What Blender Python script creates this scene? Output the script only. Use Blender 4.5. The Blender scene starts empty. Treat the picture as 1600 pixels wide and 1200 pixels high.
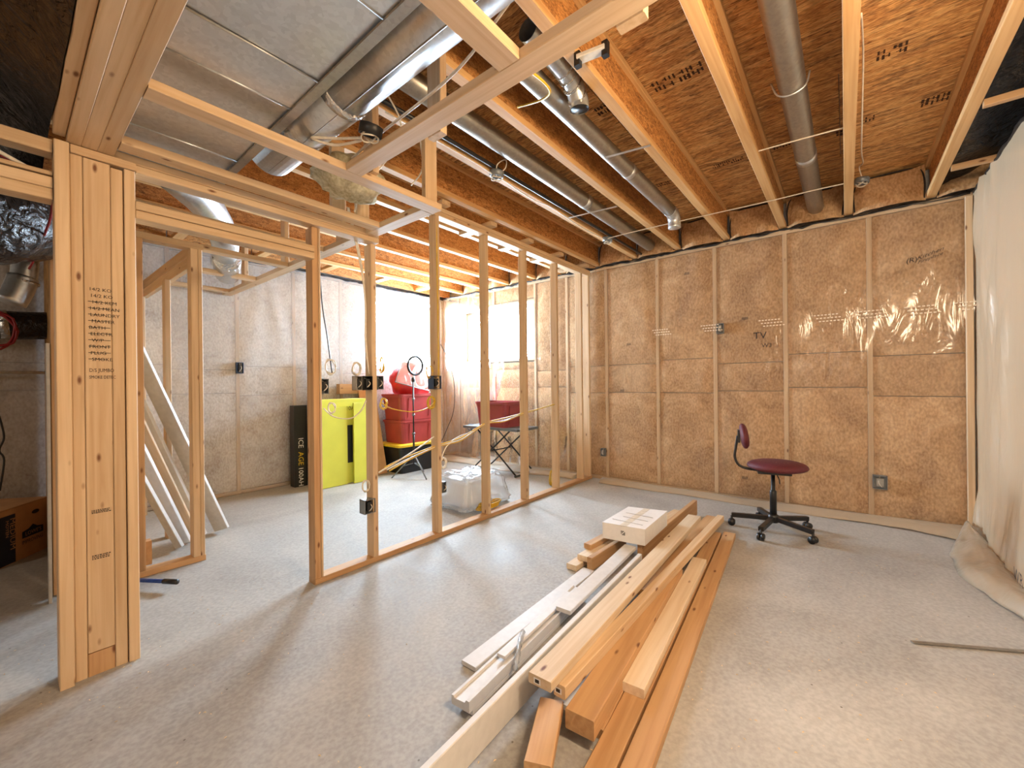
import bpy, bmesh, math, random
from mathutils import Vector, Matrix, noise
random.seed(7)
S = bpy.context.scene
COL = S.collection

# ------------------------------------------------------------------ camera
CAM_H, FPX, YAW, PITCH, ROLL = 1.28, 643.95, .680934, -.000861, -.010581
fw = Vector((math.cos(YAW)*math.cos(PITCH), math.sin(YAW)*math.cos(PITCH), math.sin(PITCH)))
rt = Vector((math.sin(YAW), -math.cos(YAW), 0)); up = rt.cross(fw)
rt2 = rt*math.cos(ROLL)+up*math.sin(ROLL); up2 = -rt*math.sin(ROLL)+up*math.cos(ROLL)
cam = bpy.data.objects.new('camera', bpy.data.cameras.new('camera')); COL.objects.link(cam)
cam.data.sensor_width = 36; cam.data.lens = FPX/1600*36; cam.data.clip_start = .02
cam.matrix_world = Matrix(((rt2.x, up2.x, -fw.x, 0), (rt2.y, up2.y, -fw.y, 0), (rt2.z, up2.z, -fw.z, CAM_H), (0, 0, 0, 1)))
S.camera = cam
# ------------------------------------------------------------------ world, light, exposure
W = bpy.data.worlds.new('world'); S.world = W; W.use_nodes = True
W.node_tree.nodes['Background'].inputs[0].default_value = (.62, .81, 1, 1)
W.node_tree.nodes['Background'].inputs[1].default_value = 108.0
S.view_settings.view_transform = 'Standard'; S.view_settings.look = 'None'
S.view_settings.exposure = 0.36; S.view_settings.gamma = 1
S.cycles.use_denoising = True
S.cycles.max_bounces = 10; S.cycles.transparent_max_bounces = 24; S.cycles.diffuse_bounces = 6
S.cycles.sample_clamp_indirect = 6
def area(name, loc, target, sx, sy, power, col=(1, 1, 1), portal=False):
    L = bpy.data.lights.new(name, 'AREA'); L.shape = 'RECTANGLE'; L.size = sx; L.size_y = sy; L.energy = power; L.color = col
    if portal: L.cycles.is_portal = True
    o = bpy.data.objects.new(name, L); COL.objects.link(o); o.location = loc
    o.rotation_euler = (Vector(target)-Vector(loc)).to_track_quat('-Z', 'Y').to_euler(); return o
W1 = (3.62, 5.22, 1.66, 2.52)      # window in the back wall: y0,y1,z0,z1
W2 = (3.50, 4.88, 1.55, 2.66)      # window in the left wall: x0,x1,z0,z1
area('window_portal', (5.30, 4.42, 2.1), (4, 4.42, 2.1), 1.6, .86, 1, portal=True)
area('window_portal', (4.19, 5.93, 2.1), (4.19, 5, 2.1), 1.4, 1.1, 1, portal=True)
def fill_point(name, loc, power, radius, col):
    L = bpy.data.lights.new(name, 'POINT'); L.energy = power; L.shadow_soft_size = radius; L.color = col
    o = bpy.data.objects.new(name, L); COL.objects.link(o); o.location = loc; return o
fill_point('ceiling_fill', (1.15, -.40, 2.25), 118, .16, (1, .76, .50))  # unseen warm fill added out of frame for the room's lamps
fill_point('rear_fill', (-1.7, .4, 1.7), 24, .35, (1, .84, .66))  # unseen warm fill added behind the camera, no fixture
fill_point('hall_fill', (-1.3, 4.2, 1.9), 13, .10, (1, .86, .7))  # unseen fill added to lift the dark hall

# ------------------------------------------------------------------ pixel helpers: a ray of the level camera met with a world plane
def ray(x, y): return rt2*((x-800)/FPX)-up2*((y-600)/FPX)+fw
def GZ(x, y, z=0.):
    d = ray(x, y); t = (z-CAM_H)/d.z; return Vector((0, 0, CAM_H))+d*t
def GX(x, y, X):
    d = ray(x, y); return Vector((0, 0, CAM_H))+d*(X/d.x)
def GY(x, y, Y):
    d = ray(x, y); return Vector((0, 0, CAM_H))+d*(Y/d.y)

# ------------------------------------------------------------------ materials
def lin(c):
    return tuple((v/255/12.92 if v <= 10.3 else ((v/255+.055)/1.055)**2.4) for v in c)+(1,)
def newmat(n):
    m = bpy.data.materials.new(n); m.use_nodes = True; nt = m.node_tree
    return m, nt, nt.nodes['Principled BSDF']
def N(nt, t, **k):
    n = nt.nodes.new(t)
    for a, b in k.items():
        if a in n.inputs: n.inputs[a].default_value = b
        else: setattr(n, a, b)
    return n
def ramp(nt, fac, stops):
    r = nt.nodes.new('ShaderNodeValToRGB'); e = r.color_ramp.elements
    e[0].position, e[0].color = stops[0][0], stops[0][1]; e[1].position, e[1].color = stops[-1][0], stops[-1][1]
    for p, c in stops[1:-1]:
        q = e.new(p); q.color = c
    nt.links.new(fac, r.inputs[0]); return r.outputs[0]
def coords(nt, scale, rnd=True, kind='Object'):
    tc = nt.nodes.new('ShaderNodeTexCoord'); mp = nt.nodes.new('ShaderNodeMapping'); mp.inputs['Scale'].default_value = scale
    if rnd:
        oi = nt.nodes.new('ShaderNodeObjectInfo'); mu = N(nt, 'ShaderNodeVectorMath', operation='SCALE'); cb = nt.nodes.new('ShaderNodeCombineXYZ')
        for i in range(3): nt.links.new(oi.outputs['Random'], cb.inputs[i])
        nt.links.new(cb.outputs[0], mu.inputs[0]); mu.inputs['Scale'].default_value = 40
        ad = N(nt, 'ShaderNodeVectorMath', operation='ADD'); nt.links.new(tc.outputs[kind], ad.inputs[0]); nt.links.new(mu.outputs[0], ad.inputs[1])
        nt.links.new(ad.outputs[0], mp.inputs[0])
    else: nt.links.new(tc.outputs[kind], mp.inputs[0])
    return mp.outputs[0]
def mix(nt, fac, a, b, bt='MIX'):
    m = nt.nodes.new('ShaderNodeMix'); m.data_type = 'RGBA'; m.blend_type = bt
    for s, v in ((m.inputs[0], fac), (m.inputs[6], a), (m.inputs[7], b)):
        if hasattr(v, 'is_output'): nt.links.new(v, s)
        else: s.default_value = v
    return m.outputs[2]
def bump(nt, bs, h, st, dist=.01):
    b = N(nt, 'ShaderNodeBump', Strength=st, Distance=dist); nt.links.new(h, b.inputs['Height']); nt.links.new(b.outputs[0], bs.inputs['Normal'])
def plain(n, c, rough=.5, metal=0., spec=.5, noise_amt=.12, nscale=30, coat=0):
    m, nt, b = newmat(n)
    v = coords(nt, (nscale,)*3); t = N(nt, 'ShaderNodeTexNoise', Scale=1., Detail=3.); nt.links.new(v, t.inputs['Vector'])
    c = lin(c); d = tuple(x*(1-noise_amt) for x in c[:3])+(1,); l = tuple(min(1, x*(1+noise_amt)) for x in c[:3])+(1,)
    nt.links.new(ramp(nt, t.outputs['Fac'], [(.3, d), (.7, l)]), b.inputs['Base Color'])
    b.inputs['Roughness'].default_value = rough; b.inputs['Metallic'].default_value = metal; b.inputs['Specular IOR Level'].default_value = spec
    b.inputs['Coat Weight'].default_value = coat
    return m
def wood(n, light, dark, knot=(112, 68, 36), var=.16, knots=True):
    m, nt, b = newmat(n)
    v = coords(nt, (1.6, 42, 42)); t = N(nt, 'ShaderNodeTexNoise', Scale=1., Detail=4., Distortion=.6); nt.links.new(v, t.inputs['Vector'])
    c = ramp(nt, t.outputs['Fac'], [(.3, lin(dark)), (.62, lin(light))])
    v2 = coords(nt, (.9, 5, 5)); t2 = N(nt, 'ShaderNodeTexNoise', Scale=1., Detail=2.); nt.links.new(v2, t2.inputs['Vector'])
    c = mix(nt, .35, c, ramp(nt, t2.outputs['Fac'], [(.35, lin(tuple(x*.86 for x in dark))), (.65, lin(light))]))
    if knots:
        v3 = coords(nt, (5, 13, 13)); vo = N(nt, 'ShaderNodeTexVoronoi', Scale=1.); nt.links.new(v3, vo.inputs['Vector'])
        f = ramp(nt, vo.outputs['Distance'], [(.05, (1, 1, 1, 1)), (.13, (0, 0, 0, 1))])
        c = mix(nt, f, c, lin(knot))
    oi = nt.nodes.new('ShaderNodeObjectInfo')
    f = ramp(nt, oi.outputs['Random'], [(0, (1-var, 1-var*1.15, 1-var*1.4, 1)), (1, (1, 1, 1, 1))])
    c = mix(nt, 1., c, f, 'MULTIPLY')
    nt.links.new(c, b.inputs['Base Color']); b.inputs['Roughness'].default_value = .62
    bump(nt, b, t.outputs['Fac'], .12, .003)
    return m
def osb(n, cols, sc, rough=.7):
    m, nt, b = newmat(n)
    v = coords(nt, sc); nz = N(nt, 'ShaderNodeTexNoise', Scale=.7, Detail=3.); nt.links.new(v, nz.inputs['Vector'])
    ad = N(nt, 'ShaderNodeVectorMath', operation='ADD'); nt.links.new(v, ad.inputs[0]); nt.links.new(nz.outputs['Color'], ad.inputs[1])
    vo = N(nt, 'ShaderNodeTexVoronoi', Scale=1.); nt.links.new(ad.outputs[0], vo.inputs['Vector'])
    sp = nt.nodes.new('ShaderNodeSeparateColor'); nt.links.new(vo.outputs['Color'], sp.inputs[0])
    c = ramp(nt, sp.outputs[0], [(i/(len(cols)-1), lin(x)) for i, x in enumerate(cols)])
    v2 = coords(nt, tuple(x*3 for x in sc)); n2 = N(nt, 'ShaderNodeTexNoise', Scale=1., Detail=4.); nt.links.new(v2, n2.inputs['Vector'])
    c = mix(nt, .5, c, ramp(nt, n2.outputs['Fac'], [(.35, lin(tuple(x*.7 for x in cols[0]))), (.65, lin(cols[-1]))]))
    nt.links.new(c, b.inputs['Base Color']); b.inputs['Roughness'].default_value = rough
    bump(nt, b, sp.outputs[0], .25, .004); return m
def fibre(n, cols, sc=5., fine=60.):
    m, nt, b = newmat(n)
    v = coords(nt, (sc,)*3); a = N(nt, 'ShaderNodeTexNoise', Scale=1., Detail=8., Roughness=.62, Distortion=.8); nt.links.new(v, a.inputs['Vector'])
    c = ramp(nt, a.outputs['Fac'], [(.28, lin(cols[0])), (.5, lin(cols[1])), (.72, lin(cols[2]))])
    v2 = coords(nt, (fine, fine, fine*.6)); f = N(nt, 'ShaderNodeTexNoise', Scale=1., Detail=4.); nt.links.new(v2, f.inputs['Vector'])
    c = mix(nt, .32, c, ramp(nt, f.outputs['Fac'], [(.35, lin(tuple(x*.78 for x in cols[0]))), (.65, lin(tuple(min(255, x*1.06) for x in cols[2])))]))
    oi = nt.nodes.new('ShaderNodeObjectInfo')
    c = mix(nt, 1., c, ramp(nt, oi.outputs['Random'], [(0, (.84, .82, .80, 1)), (1, (1, 1, 1, 1))]), 'MULTIPLY')
    nt.links.new(c, b.inputs['Base Color']); b.inputs['Roughness'].default_value = .9; b.inputs['Specular IOR Level'].default_value = .1
    bump(nt, b, a.outputs['Fac'], .7, .03); return m
def film(n, col, opac, rough, gl=.12, wr=6., transl=0.):
    m, nt, b = newmat(n)
    b.inputs['Base Color'].default_value = lin(col); b.inputs['Roughness'].default_value = .85
    v = coords(nt, (wr, wr, wr*.35), rnd=False); t = N(nt, 'ShaderNodeTexNoise', Scale=1., Detail=3., Distortion=1.2); nt.links.new(v, t.inputs['Vector'])
    bp = N(nt, 'ShaderNodeBump', Strength=.35, Distance=.03); nt.links.new(t.outputs['Fac'], bp.inputs['Height'])
    tr = nt.nodes.new('ShaderNodeBsdfTransparent'); g = N(nt, 'ShaderNodeBsdfGlossy', Roughness=rough); nt.links.new(bp.outputs[0], g.inputs['Normal'])
    m1 = N(nt, 'ShaderNodeMixShader'); m1.inputs[0].default_value = opac; nt.links.new(tr.outputs[0], m1.inputs[1]); nt.links.new(b.outputs[0], m1.inputs[2])
    if transl:
        tl = nt.nodes.new('ShaderNodeBsdfTranslucent'); tl.inputs['Color'].default_value = lin(col); m0 = N(nt, 'ShaderNodeMixShader'); m0.inputs[0].default_value = transl
        nt.links.new(b.outputs[0], m0.inputs[1]); nt.links.new(tl.outputs[0], m0.inputs[2]); nt.links.new(m0.outputs[0], m1.inputs[2])
    fr = N(nt, 'ShaderNodeFresnel', IOR=1.45); nt.links.new(bp.outputs[0], fr.inputs['Normal'])
    ml = N(nt, 'ShaderNodeMath', operation='MULTIPLY'); nt.links.new(fr.outputs[0], ml.inputs[0]); ml.inputs[1].default_value = gl
    m2 = N(nt, 'ShaderNodeMixShader'); nt.links.new(ml.outputs[0], m2.inputs[0]); nt.links.new(m1.outputs[0], m2.inputs[1]); nt.links.new(g.outputs[0], m2.inputs[2])
    nt.links.new(m2.outputs[0], nt.nodes['Material Output'].inputs['Surface']); return m
def concrete():
    m, nt, b = newmat('concrete')
    v = coords(nt, (1, 1, 1), rnd=False)
    a = N(nt, 'ShaderNodeTexNoise', Scale=1.3, Detail=6., Distortion=1.); nt.links.new(v, a.inputs['Vector'])
    c = ramp(nt, a.outputs['Fac'], [(.3, lin((144, 142, 138))), (.7, lin((177, 174, 168)))])
    f = N(nt, 'ShaderNodeTexNoise', Scale=55., Detail=5.); nt.links.new(v, f.inputs['Vector'])
    c = mix(nt, .18, c, ramp(nt, f.outputs['Fac'], [(.35, lin((120, 112, 104))), (.65, lin((206, 202, 196)))]))
    vo = N(nt, 'ShaderNodeTexVoronoi', Scale=9.); nt.links.new(v, vo.inputs['Vector'])
    c = mix(nt, ramp(nt, vo.outputs['Distance'], [(.02, (1, 1, 1, 1)), (.05, (0, 0, 0, 1))]), c, lin((96, 88, 78)))
    nt.links.new(c, b.inputs['Base Color'])
    nt.links.new(ramp(nt, a.outputs['Fac'], [(.3, (.58,)*3+(1,)), (.7, (.78,)*3+(1,))]), b.inputs['Roughness'])
    bump(nt, b, f.outputs['Fac'], .12, .002); return m
def galv(n, c=(214, 217, 219), rough=.34):
    m, nt, b = newmat(n)
    v = coords(nt, (60, 60, 60)); vo = N(nt, 'ShaderNodeTexVoronoi', Scale=1.); nt.links.new(v, vo.inputs['Vector'])
    sp = nt.nodes.new('ShaderNodeSeparateColor'); nt.links.new(vo.outputs['Color'], sp.inputs[0])
    nt.links.new(ramp(nt, sp.outputs[0], [(0, lin(tuple(x*.93 for x in c))), (1, lin(c))]), b.inputs['Base Color'])
    b.inputs['Metallic'].default_value = .86; b.inputs['Roughness'].default_value = rough
    v2 = coords(nt, (4, 4, 4)); t = N(nt, 'ShaderNodeTexNoise', Scale=1., Detail=2.); nt.links.new(v2, t.inputs['Vector'])
    bump(nt, b, t.outputs['Fac'], .25, .02); return m
def foil(n, c, rough=.3, metal=.3):
    m, nt, b = newmat(n); b.inputs['Base Color'].default_value = lin(c); b.inputs['Roughness'].default_value = rough; b.inputs['Metallic'].default_value = metal
    v = coords(nt, (14, 14, 14)); t = N(nt, 'ShaderNodeTexNoise', Scale=1., Detail=5., Distortion=1.5); nt.links.new(v, t.inputs['Vector'])
    bump(nt, b, t.outputs['Fac'], .9, .03); return m
M = dict(
    spf=wood('spruce_lumber', (220, 192, 156), (196, 162, 122)),
    spf2=wood('amber_lumber', (206, 166, 120), (178, 134, 90)),
    spf_daylit=wood('daylit_spruce_lumber', (230, 212, 186), (210, 184, 150)),  # spruce lightened with the daylight wash on the pile
    flange=wood('flange_lumber', (222, 180, 124), (196, 146, 88), var=.1, knots=False),
    white_trim=plain('primed_trim', (206, 204, 202), .45, noise_amt=.05),
    grey_trim=plain('grey_primed_trim', (186, 182, 176), .45, noise_amt=.08),
    mdf=plain('raw_fibreboard', (186, 142, 98), .8),
    web=osb('joist_web_strandboard', [(124, 72, 28), (170, 108, 48), (196, 132, 66), (214, 156, 90)], (26, 26, 60)),
    sub=osb('subfloor_strandboard', [(104, 54, 18), (190, 122, 58), (222, 160, 88), (246, 200, 132)], (9, 50, 30)),
    batt=fibre('fibreglass_batt', [(150, 108, 70), (190, 150, 106), (220, 186, 146)], 3.4),
    batt_glare=fibre('glare_whitened_batt', [(186, 166, 146), (228, 218, 206), (248, 244, 238)], 4.2),  # batt colour whitened with the window glare
    batt_white=fibre('loose_batt', [(176, 160, 118), (212, 202, 166), (234, 230, 206)], 9.),
    poly=film('vapour_barrier_film', (235, 218, 192), .11, .13, .7),
    poly_sheen=film('sheen_whitened_film', (250, 249, 248), .24, .25, .9, 5.),  # film made whiter and denser to carry the window sheen
    polyf=film('floor_film', (214, 192, 162), .5, .3, .6, 7.),
    polyw=film('loose_white_film', (236, 208, 170), .84, .26, .45, 9.),
    bagfilm=film('bag_film', (250, 252, 254), .55, .12, 1.3, 22., .6),
    conc=concrete(),
    galv=galv('galvanised_steel'), galv2=galv('dull_galvanised', (172, 168, 160), .38),
    steelbox=plain('steel_box', (122, 128, 132), .4, .35),
    blackfoil=foil('black_duct_wrap', (38, 32, 30), .24, .35),
    silverfoil=foil('silver_foil', (205, 205, 205), .22, .9),
    black=plain('black_plastic', (26, 25, 26), .42), blackm=plain('black_enamel', (30, 28, 28), .35),
    sealant=plain('black_sealant', (26, 22, 20), .5),
    maroon=plain('maroon_fabric', (92, 30, 38), .65, nscale=160, noise_amt=.3),
    tote=plain('maroon_plastic', (138, 52, 56), .4, nscale=6), toter=plain('brick_red_plastic', (160, 60, 58), .4, nscale=6),
    red=plain('red_plastic_bag', (200, 34, 30), .35, nscale=8, noise_amt=.3),
    yellow=plain('yellow_plastic', (226, 186, 40), .4), lime=plain('lime_carton', (206, 208, 74), .55, nscale=4, noise_amt=.06),
    kraft=plain('kraft_carton', (186, 142, 98), .75, nscale=9), navy=plain('navy_print', (28, 36, 56), .6),
    whitebox=plain('white_carton', (228, 226, 224), .6, noise_amt=.03), ink=plain('black_ink', (40, 34, 32), .7), brownink=plain('brown_stamp_ink', (62, 36, 18), .8),
    whiteink=plain('white_ink', (240, 236, 230), .6), creamink=plain('pale_film_print', (240, 224, 200), .6),
    cable=plain('white_cable', (216, 206, 188), .45), ycable=plain('yellow_cable', (206, 168, 40), .45), rcable=plain('red_cable', (132, 22, 28), .45),
    bcable=plain('black_cable', (30, 28, 28), .4), blue=plain('blue_enamel', (30, 60, 130), .35), bluebox=plain('blue_plastic_box', (34, 62, 96), .45),
    greytop=plain('grey_table_top', (96, 100, 104), .5), pvc=plain('white_pipe', (206, 202, 194), .4), sawdust=plain('sawdust', (226, 200, 158), .9),
    frame=plain('white_window_frame', (238, 238, 236), .4, noise_amt=.02), ringw=plain('white_ring_diffuser', (240, 240, 240), .4, noise_amt=.02),
)
def glassmat():
    m, nt, b = newmat('window_glass'); tr = nt.nodes.new('ShaderNodeBsdfTransparent'); g = N(nt, 'ShaderNodeBsdfGlossy', Roughness=.02)
    ms = N(nt, 'ShaderNodeMixShader'); ms.inputs[0].default_value = .06
    nt.links.new(tr.outputs[0], ms.inputs[1]); nt.links.new(g.outputs[0], ms.inputs[2]); nt.links.new(ms.outputs[0], nt.nodes['Material Output'].inputs['Surface']); return m
M['glass'] = glassmat()

# ------------------------------------------------------------------ mesh helpers
def link(o, parent=None):
    COL.objects.link(o)
    if parent is not None: o.parent = parent; o.matrix_parent_inverse = wm(parent).inverted()
    return o
def wm(o):
    return o.matrix_basis.copy() if o.parent is None else wm(o.parent) @ o.matrix_parent_inverse @ o.matrix_basis
def obj(name, verts, faces, m, parent=None, loc=(0, 0, 0), rot=None, smooth=False):
    me = bpy.data.meshes.new(name); me.from_pydata([tuple(v) for v in verts], [], faces); me.update()
    bm = bmesh.new(); bm.from_mesh(me); bmesh.ops.recalc_face_normals(bm, faces=bm.faces); bm.to_mesh(me); bm.free()
    me.materials.append(M[m])
    if smooth:
        for p in me.polygons: p.use_smooth = True
    o = bpy.data.objects.new(name, me); o.location = loc
    if rot is not None: o.rotation_mode = 'QUATERNION'; o.rotation_quaternion = rot
    return link(o, parent)
def tag(o, label=None, cat=None, group=None, kind=None):
    for k, v in (('label', label), ('category', cat), ('group', group), ('kind', kind)):
        if v: o[k] = v
    return o
def empty(name, loc=(0, 0, 0), rz=0, parent=None):
    o = bpy.data.objects.new(name, None); o.location = loc; o.rotation_euler = (0, 0, rz); return link(o, parent)
def boxgeo(L, w, t, bv=.0):
    """box centred at 0, length on x; bevelled along its long edges when bv"""
    if bv <= 0:
        v = [(sx*L/2, sy*w/2, sz*t/2) for sx in (-1, 1) for sy in (-1, 1) for sz in (-1, 1)]
        return v, [(0, 1, 3, 2), (4, 6, 7, 5), (0, 4, 5, 1), (2, 3, 7, 6), (0, 2, 6, 4), (1, 5, 7, 3)]
    a, b = w/2, t/2
    ring = [(a-bv, b), (a, b-bv), (a, -b+bv), (a-bv, -b), (-a+bv, -b), (-a, -b+bv), (-a, b-bv), (-a+bv, b)]
    v = [(-L/2, y, z) for y, z in ring]+[(L/2, y, z) for y, z in ring]
    return v, [tuple(range(8)), tuple(range(15, 7, -1))]+[(i, (i+1) % 8, 8+(i+1) % 8, 8+i) for i in range(8)]
def beam(name, x, y, z, m='spf', parent=None, bv=.003):
    """axis-aligned timber from ranges; local x is its long axis so the grain follows it"""
    c = Vector(((x[0]+x[1])/2, (y[0]+y[1])/2, (z[0]+z[1])/2)); d = [abs(x[1]-x[0]), abs(y[1]-y[0]), abs(z[1]-z[0])]
    k = d.index(max(d)); bv = min(bv, min(d)*.2)
    if k == 0: g = boxgeo(d[0], d[1], d[2], bv); R = None
    elif k == 1: g = boxgeo(d[1], d[0], d[2], bv); R = Matrix(((0, -1, 0), (1, 0, 0), (0, 0, 1))).to_quaternion()
    else: g = boxgeo(d[2], d[1], d[0], bv); R = Matrix(((0, 0, -1), (0, 1, 0), (1, 0, 0))).to_quaternion()
    return obj(name, g[0], g[1], m, parent, c, R)
def board(name, a, b, w, t, m='spf', roll=0., parent=None, bv=.003, geo=None):
    """a timber between two points (centre line); w across, t thick; roll about its length"""
    a, b = Vector(a), Vector(b); d = b-a; L = d.length; X = d.normalized()
    Y = Vector((0, 0, 1)).cross(X)
    if Y.length < 1e-4: Y = Vector((0, 1, 0))
    Y.normalize(); Z = X.cross(Y)
    Y, Z = Y*math.cos(roll)+Z*math.sin(roll), -Y*math.sin(roll)+Z*math.cos(roll)
    R = Matrix((X, Y, Z)).transposed().to_quaternion()
    g = geo(L) if geo else boxgeo(L, w, t, bv)
    return obj(name, g[0], g[1], m, parent, (a+b)/2, R)
def plank_box(name, x, y, z, m, parent=None): return beam(name, x, y, z, m, parent, 0)
def smooth_pts(pts, n=6):
    P = [Vector(p) for p in pts]
    if len(P) < 3: return P
    out = []
    for i in range(len(P)-1):
        p0, p1, p2, p3 = P[max(i-1, 0)], P[i], P[i+1], P[min(i+2, len(P)-1)]
        for k in range(n):
            t = k/n; out.append(.5*((2*p1)+(p2-p0)*t+(2*p0-5*p1+4*p2-p3)*t*t+(3*p1-p0-3*p2+p3)*t**3))
    return out+[P[-1]]
def tubegeo(P, r, sides=8, cap=True, rr=None):
    V, F = [], []; prev = None
    for i, p in enumerate(P):
        d = (P[min(i+1, len(P)-1)]-P[max(i-1, 0)])
        d = d.normalized() if d.length > 1e-9 else Vector((1, 0, 0))
        if prev is None: a = Vector((0, 0, 1)) if abs(d.z) < .9 else Vector((1, 0, 0)); u = d.cross(a).normalized()
        else: u = (prev-d*prev.dot(d)).normalized()
        prev = u; w = d.cross(u); R = rr[i] if rr else r
        for k in range(sides):
            an = 2*math.pi*k/sides; V.append(p+u*(R*math.cos(an))+w*(R*math.sin(an)))
    for i in range(len(P)-1):
        for k in range(sides): F.append((i*sides+k, i*sides+(k+1) % sides, (i+1)*sides+(k+1) % sides, (i+1)*sides+k))
    if cap: F.append(tuple(range(sides))[::-1]); F.append(tuple(range((len(P)-1)*sides, len(P)*sides)))
    return V, F
def tube(name, pts, r, m, parent=None, sides=8, n=6, cap=True, rr=None):
    P = smooth_pts(pts, n) if n > 1 else [Vector(p) for p in pts]
    V, F = tubegeo(P, r, sides, cap, rr); return obj(name, V, F, m, parent, smooth=True)
def merge(name, geos, m, parent=None, smooth=False, loc=(0, 0, 0), rot=None):
    V, F = [], []
    for v, f in geos:
        o = len(V); V += [Vector(x) for x in v]; F += [tuple(o+i for i in q) for q in f]
    return obj(name, V, F, m, parent, loc, rot, smooth)
def boxr(x, y, z):
    v = [(a, b, c) for a in x for b in y for c in z]
    return v, [(0, 1, 3, 2), (4, 6, 7, 5), (0, 4, 5, 1), (2, 3, 7, 6), (0, 2, 6, 4), (1, 5, 7, 3)]
def grid(name, fn, nu, nv, m, parent=None, thick=0., smooth=True):
    V = [fn(i/nu, j/nv) for j in range(nv+1) for i in range(nu+1)]
    F = [(j*(nu+1)+i, j*(nu+1)+i+1, (j+1)*(nu+1)+i+1, (j+1)*(nu+1)+i) for j in range(nv) for i in range(nu)]
    me = bpy.data.meshes.new(name); me.from_pydata([tuple(v) for v in V], [], F); me.update(); me.materials.append(M[m])
    for p in me.polygons: p.use_smooth = smooth
    o = bpy.data.objects.new(name, me); link(o, parent)
    if thick:
        s = o.modifiers.new('thickness', 'SOLIDIFY'); s.thickness = thick
    return o
def fbm(p, s): return noise.fractal(Vector(p)*s, 1., 2., 3)
def text(name, body, size, m, parent, origin, right, upv, lift=.0012, cx='LEFT', scx=1.):
    c = bpy.data.curves.new('t', 'FONT'); c.body = body; c.size = size; c.align_x = cx; c.resolution_u = 2
    o = bpy.data.objects.new('t', c); COL.objects.link(o)
    me = bpy.data.meshes.new_from_object(o)
    bpy.data.objects.remove(o); me.name = name
    R, U = Vector(right).normalized(), Vector(upv).normalized(); n = R.cross(U)
    for v in me.vertices: v.co = Vector(origin)+R*v.co.x*scx+U*v.co.y+n*lift
    me.materials.clear(); me.materials.append(M[m]); q = bpy.data.objects.new(name, me)
    return link(q, parent)
def lathe(name, prof, m, parent=None, sides=24, loc=(0, 0, 0), rot=None):
    V, F = [], []
    for r, z in prof:
        for k in range(sides): a = 2*math.pi*k/sides; V.append((r*math.cos(a), r*math.sin(a), z))
    for i in range(len(prof)-1):
        for k in range(sides): F.append((i*sides+k, i*sides+(k+1) % sides, (i+1)*sides+(k+1) % sides, (i+1)*sides+k))
    F.append(tuple(range(sides))); F.append(tuple(range((len(prof)-1)*sides, len(prof)*sides)))
    return obj(name, V, F, m, parent, loc, rot, True)
def struct(name): return tag(empty(name), kind='structure')
def thing(name, label, cat, loc=(0, 0, 0), group=None): return tag(empty(name, loc), label, cat, group)

# ================================================================== SETTING
XB, YL, YR, ZT = 5.0, 5.63, -.84, 2.83      # back wall face, left wall face, right wall face, wall top
fl = plank_box('floor', (-3, 6), (-1.4, 6.4), (-.12, 0), 'conc'); tag(fl, kind='structure')
# ---- ceiling: subfloor panels on I-joists
ce = struct('ceiling')
for i in range(7):
    for j in range(4):
        x0 = -2.75+i*1.19; y0 = -1.2+j*2.44-(1.22 if i % 2 else 0)
        if y0 > 5.9: continue
        plank_box('subfloor_panel', (x0+.002, min(5.3, x0+1.188)), (max(-1.2, y0+.002), min(5.98, y0+2.438)), (3.135+.0008*((i*3+j) % 3), 3.155), 'sub', ce)
plank_box('leak_cover', (-2.75, 5.36), (-1.2, 5.98), (3.158, 3.2), 'conc', ce)  # unseen slab added to stop sky light leaking between the panels
JY = [-1.09, -.575, -.03, .485, 1.0, 1.515, 2.035, 2.555, 3.07, 3.58, 4.1, 4.61, 5.12]
jm = {}
def joist(y, x0=-2.6, x1=5.0):
    w = plank_box('joist', (x0, x1), (y-.006, y+.006), (2.866, 3.098), 'web', ce)
    beam('flange', (x0, x1), (y-.031, y+.031), (2.828, 2.868), 'flange', w)
    beam('flange', (x0, x1), (y-.031, y+.031), (3.096, 3.134), 'flange', w)
for y in JY: joist(y)
# stamps printed on the sheets (short rows of dark bars, unreadable in the photograph)
def stamp(x, y, n, h, ln, z=3.1335, mt='brownink', parent=ce):
    g = []
    for r in range(2):
        for k in range(n):
            if random.random() < .12: continue
            yy = y-k*ln/n; xx = x+r*h*.56; hh = h*random.uniform(.3, .5); ww = ln/n*random.uniform(.3, .62)
            g.append(boxr((xx, xx+hh), (yy, yy+ww), (z-.001, z)))
            if random.random() < .5: g.append(boxr((xx+hh*.4, xx+hh*.55), (yy, yy+ln/n*.95), (z-.0012, z)))
    return merge('printed_stamp', g, mt, parent)
for px, py, n, h, ln in ((1020, 130, 12, .10, .30), (1110, 260, 16, .06, .26), (1445, 155, 10, .10, .24), (1355, 183, 3, .07, .06), (1310, 205, 4, .08, .1), (1020, 290, 8, .07, .16), (1375, 80, 6, .09, .14), (930, 170, 8, .09, .18), (1210, 228, 6, .07, .12)):
    p = GZ(px, py, 3.133); stamp(p.x, p.y, n, h, ln)
# rough built-up beam carried by the post, running toward the viewer
for i, (x0, x1) in enumerate(((.178, .222), (.222, .274), (.274, .328))):
    b = beam('beam_ply', (x0, x1), (-1.2, 2.612), (2.343+.002*(i % 2), 2.826), 'spf', ce, .002)
beam('beam_cleat', (.138, .176), (-1.2, 2.60), (2.36, 2.45), 'spf', ce)
beam('beam_cleat', (.150, .176), (-1.2, 2.60), (2.48, 2.826), 'spf2', ce)
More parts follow.
